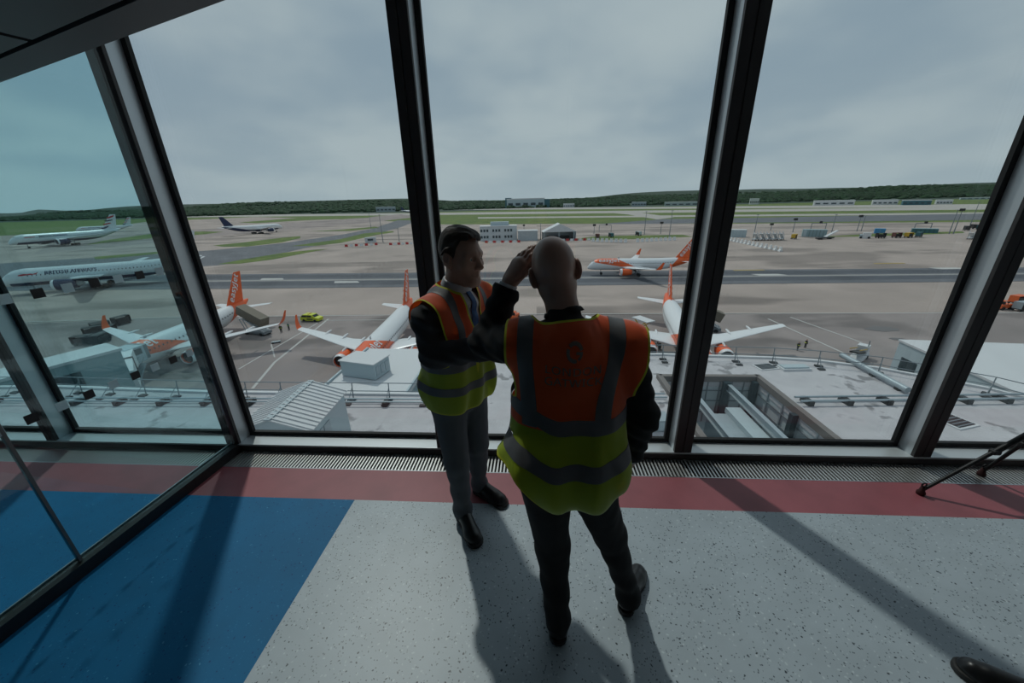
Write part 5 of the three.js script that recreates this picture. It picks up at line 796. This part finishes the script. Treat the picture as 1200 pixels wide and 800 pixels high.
// the man with his back to the room, left hand raised to his brow
const printMat = (() => {
  const c = document.createElement('canvas'); c.width = 512; c.height = 384; const x = c.getContext('2d'); x.clearRect(0, 0, 512, 384);
  x.strokeStyle = x.fillStyle = '#ffffff'; x.textAlign = 'center'; x.textBaseline = 'middle';
  // emblem: an open ring of two crescents with a hooked inner end, like a rounded G
  x.lineCap = 'butt'; x.lineWidth = 22; x.beginPath(); x.arc(262, 82, 48, -0.25, -2.4, true); x.stroke(); x.beginPath(); x.arc(262, 82, 48, -2.75, -5.0, true); x.stroke(); x.lineWidth = 16; x.beginPath(); x.arc(262, 82, 47, 1.05, 0.1, true); x.lineTo(272, 86); x.stroke();
  const put = (s, y, w) => { x.save(); x.translate(256, y); x.scale(w / x.measureText(s).width, 1); x.fillText(s, 0, 0); x.restore(); };
  x.font = '62px sans-serif'; put('LONDON', 196, 420); put('GATWICK', 262, 420);
  const img = x.getImageData(0, 0, 512, 384), d = new Uint8Array(512 * 384 * 4);
  for (let i = 0; i < d.length; i += 4) { const a = img.data[i + 3]; d[i] = d[i + 1] = d[i + 2] = a; d[i + 3] = 255; }
  const t = new THREE.DataTexture(d, 512, 384, THREE.RGBAFormat); t.flipY = true; t.magFilter = THREE.LinearFilter; t.needsUpdate = true;
  return new THREE.MeshStandardMaterial({ color: lin(0.20, 0.145, 0.125), roughness: 0.6, alphaMap: t, transparent: true, side: THREE.DoubleSide });
})();
const manR = person('bald man seen from behind in dark suit and orange lettered vest, hand raised to brow', {
  facing: V(0.06, 0, -1), look: V(-0.05, -0.12, -1), headUp: V(-0.20, 1, -0.05), belly: 0.01,
  j: {
    head: V(0.064, 1.662, -1.312), neck: V(0.100, 1.505, -1.27), chest: V(0.118, 1.325, -1.235), pelvis: V(0.112, 0.965, -1.14),
    shoulder: [V(-0.055, 1.415, -1.24), V(0.312, 1.400, -1.24)], elbow: [V(-0.202, 1.370, -1.37), V(0.395, 1.130, -1.235)], wrist: [atDepth(597, 331, 1.43), V(0.385, 0.885, -1.285)],
    hip: [V(0.030, 0.92, -1.13), V(0.195, 0.92, -1.14)], knee: [V(0.068, 0.50, -1.18), V(0.325, 0.50, -1.25)], ankle: [V(0.098, 0.09, -1.135), V(0.450, 0.09, -1.275)],
    heel: [V(0.100, 0, -1.075), V(0.423, 0, -1.222)], toe: [V(0.088, 0, -1.365), V(0.555, 0, -1.478)],
  },
  hands: [{ along: atDepth(624, 284, 1.40).sub(atDepth(597, 331, 1.43)), back: V(-0.75, 0.1, 0.62), side: 1, curl: [0.22, 0.24, 0.26, 0.3], spread: -0.02, thumb: [0.35, 0.2] },
    { along: V(-0.12, -1, -0.12), back: V(0.9, 0, 0.35), side: -1, curl: [0.35, 0.42, 0.46, 0.5], spread: 0.0, thumb: [0.25, 0.1] }],
  trousers: mSuitBlack, jacket: mSuitBlack, jacketHem: 0.80, collar: 0.055, sleeve: 0.019, collarUp: 0.03, collarMat: mSuitBlack,
  vest: {
    capL: -0.035, capR: 0.055, shR: 0.072, flare: 0.018, neck: 0.116, vee: [0.09, -0.2], hole: [[0.052, 0.16], [0.075, 0.20]],
    extra: [limb(V(0.0, 1.0, -1.12), V(0.185, 0.98, -1.12), 0.142, 0.142)],
    hem: (a, b, c) => c < 0 ? 0.855 + 0.19 * smooth(-0.02, -0.22, a) + 0.10 * smooth(0.13, 0.22, a) - 0.05 * smooth(-0.05, 0.1, a) : 0.93,
    rings: [[(a, c) => 1.185 + 0.05 * smooth(-0.02, -0.2, a), 0.024], [(a, c) => 1.052 + 0.055 * smooth(-0.02, -0.2, a), 0.024]],
    braces: [[(b, c) => -0.152 + 0.02 * smooth(0.1, -0.15, b), 0.027, (a, c) => 1.18], [(b, c) => 0.158 - 0.045 * smooth(0.14, -0.12, b), 0.027, (a, c) => 1.18]],
    change: () => 1.175, print: { area: [-0.105, 0.125, -0.055, 0.165], material: printMat },
  },
});
const manL = person('man with short brown hair, grey suit, blue tie and plain orange and yellow vest', {
  facing: V(0.88, 0, 0.48), look: V(0.84, -0.05, 0.54), headUp: V(0.03, 1, 0.02), hair: mHair, skin: mSkin2,
  j: {
    head: V(-0.338, 1.672, -1.665), neck: V(-0.380, 1.518, -1.685), chest: V(-0.392, 1.345, -1.69), pelvis: V(-0.412, 0.965, -1.765),
    shoulder: [V(-0.295, 1.425, -1.850), V(-0.482, 1.415, -1.535)], elbow: [V(-0.195, 1.17, -1.80), atDepth(509, 414, 1.63)], wrist: [atDepth(622, 410, 1.80), atDepth(592, 407, 1.63)],
    hip: [V(-0.375, 0.92, -1.83), V(-0.475, 0.92, -1.705)], knee: [V(-0.37, 0.50, -1.89), V(-0.46, 0.50, -1.71)], ankle: [V(-0.395, 0.09, -2.00), V(-0.468, 0.09, -1.765)],
    heel: [V(-0.440, 0, -2.035), V(-0.503, 0, -1.815)], toe: [V(-0.205, 0, -1.875), V(-0.335, 0, -1.570)],
  },
  hands: [{ along: V(-0.35, 0.02, 0.9), back: V(0.5, 0.6, 0.3), side: 1, curl: [0.5, 0.5, 0.55, 0.6], thumb: [0.3, 0.2] }, { along: V(0.93, 0.05, 0.2), back: V(-0.1, 0.55, 0.8), side: -1, curl: [0.35, 0.4, 0.45, 0.5], thumb: [0.3, 0.2] }],
  trousers: mTrouserGrey, jacket: mSuitGrey, jacketHem: 0.86, collar: 0.015, sleeve: 0.016, collarUp: 0.050,
  vest: {
    capL: 0.0, capR: 0.0, shR: 0.074, flare: 0.018, neck: 0.090, vee: [0.060, -0.20], hole: [[0.03, 0.2], [0.026, 0.22]],
    extra: [limb(V(-0.47, 1.02, -1.70), V(-0.37, 1.02, -1.82), 0.136, 0.136)],
    hem: () => 0.905, rings: [[() => 1.045, 0.024], [() => 1.18, 0.024]],
    braces: [[(b, c) => -0.112, 0.019, () => 1.18], [(b, c) => 0.112, 0.019, () => 1.18]], change: () => 1.17,
  },
});
{
  const toe = onY(1117, 778, 0.02), d = V(-0.80, 0, -0.6), R = V(-d.z, 0, d.x), heel = toe.clone().addScaledVector(d, -0.285); toe.y = heel.y = 0;
  const p = (f, r, y) => heel.clone().addScaledVector(d, f).addScaledVector(R, r - 0.2).setY(y);   // R points to this person's right
  person('person in dark clothes whose black shoe points to the two men', {
    facing: d, look: d.clone(), hair: mHair,
    j: {
      head: p(0.06, 0.09, 1.66), neck: p(0.03, 0.09, 1.50), chest: p(0.03, 0.09, 1.31), pelvis: p(0.04, 0.09, 0.95), shoulder: [p(0.03, -0.10, 1.41), p(0.03, 0.28, 1.41)], elbow: [p(-0.02, -0.16, 1.14), p(-0.02, 0.34, 1.14)], wrist: [p(0.06, -0.17, 0.88), p(0.06, 0.35, 0.88)],
      hip: [p(0.04, 0.0, 0.91), p(0.04, 0.18, 0.91)], knee: [p(0.07, 0.0, 0.5), p(0.07, 0.19, 0.5)], ankle: [p(0.06, 0.0, 0.09), p(0.06, 0.2, 0.09)], heel: [p(0, 0, 0), p(0, 0.2, 0)], toe: [p(0.28, -0.02, 0), toe.clone()],
    },
    hands: [{ along: V(d.x * 0.2, -1, d.z * 0.2), back: R.clone().negate(), side: 1, curl: [0.3, 0.35, 0.4, 0.45], thumb: [0.25, 0.1] }, { along: V(d.x * 0.2, -1, d.z * 0.2), back: R.clone(), side: -1, curl: [0.3, 0.35, 0.4, 0.45], thumb: [0.25, 0.1] }],
    trousers: mSuitBlack, jacket: mSuitBlack, jacketHem: 0.84,
  });
}

// ------------------------------------------------------------------ camera tripod at the right edge
{
  const foot = onY(1079, 577, 0.012), c = V(foot.x + 0.62, 0, foot.z - 0.02), t = thing('tripod', 'black camera tripod with splayed legs standing on the red strip', 'tripod', c);
  const L = (p) => p.clone().sub(c), f1 = L(foot), hub = V(0, 0.62, 0), f2 = L(onY(1150, 555, 0.012)), f3 = V(0.34, 0.012, 0.42);
  const low = onZ(1178, 521, foot.z - 0.03).sub(c);
  for (const f of [f1, f2, f3]) {
    const leg = part(t, 'leg', rod(f.clone().add(V(0, 0.02, 0)), hub.clone().lerp(f, 0.06), 0.010, 10, 0.014), mBlack);
    part(leg, 'upper_sleeve', rod(hub.clone().lerp(f, 0.45), hub.clone().lerp(f, 0.04), 0.016, 10), mBlack); part(leg, 'clamp', rbox(0.045, 0.03, 0.04, 0.008).translate(...hub.clone().lerp(f, 0.46).toArray()), mDark);
    part(leg, 'rubber_foot', lathe([[0, -0.012], [0.022, -0.012], [0.024, 0.006], [0.016, 0.02], [0.012, 0.05], [0, 0.052]], 14).translate(f.x, f.y, f.z), mat(lin(0.05, 0.012, 0.012), 0.7)); part(leg, 'foot_hinge', new THREE.TorusGeometry(0.014, 0.005, 6, 12).translate(f.x, f.y + 0.065, f.z), mBlack);
  }
  part(t, 'crown', lathe([[0, -0.04], [0.045, -0.04], [0.055, 0], [0.05, 0.035], [0, 0.04]], 16).translate(0, 0.62, 0), mDark); part(t, 'centre_column', rod(V(0, 0.3, 0), V(0, 1.05, 0), 0.014, 10), mBlack); part(t, 'pan_head', rbox(0.09, 0.11, 0.1, 0.015, 0, 1.1, 0), mBlack); part(t, 'pan_handle', rod(V(0, 1.1, 0.03), V(-0.06, 0.98, 0.3), 0.01, 8), mBlack); part(t, 'quick_plate', box(0.08, 0.015, 0.1, 0, 1.165, 0), mSteel);
}

renderer.render(scene, camera);
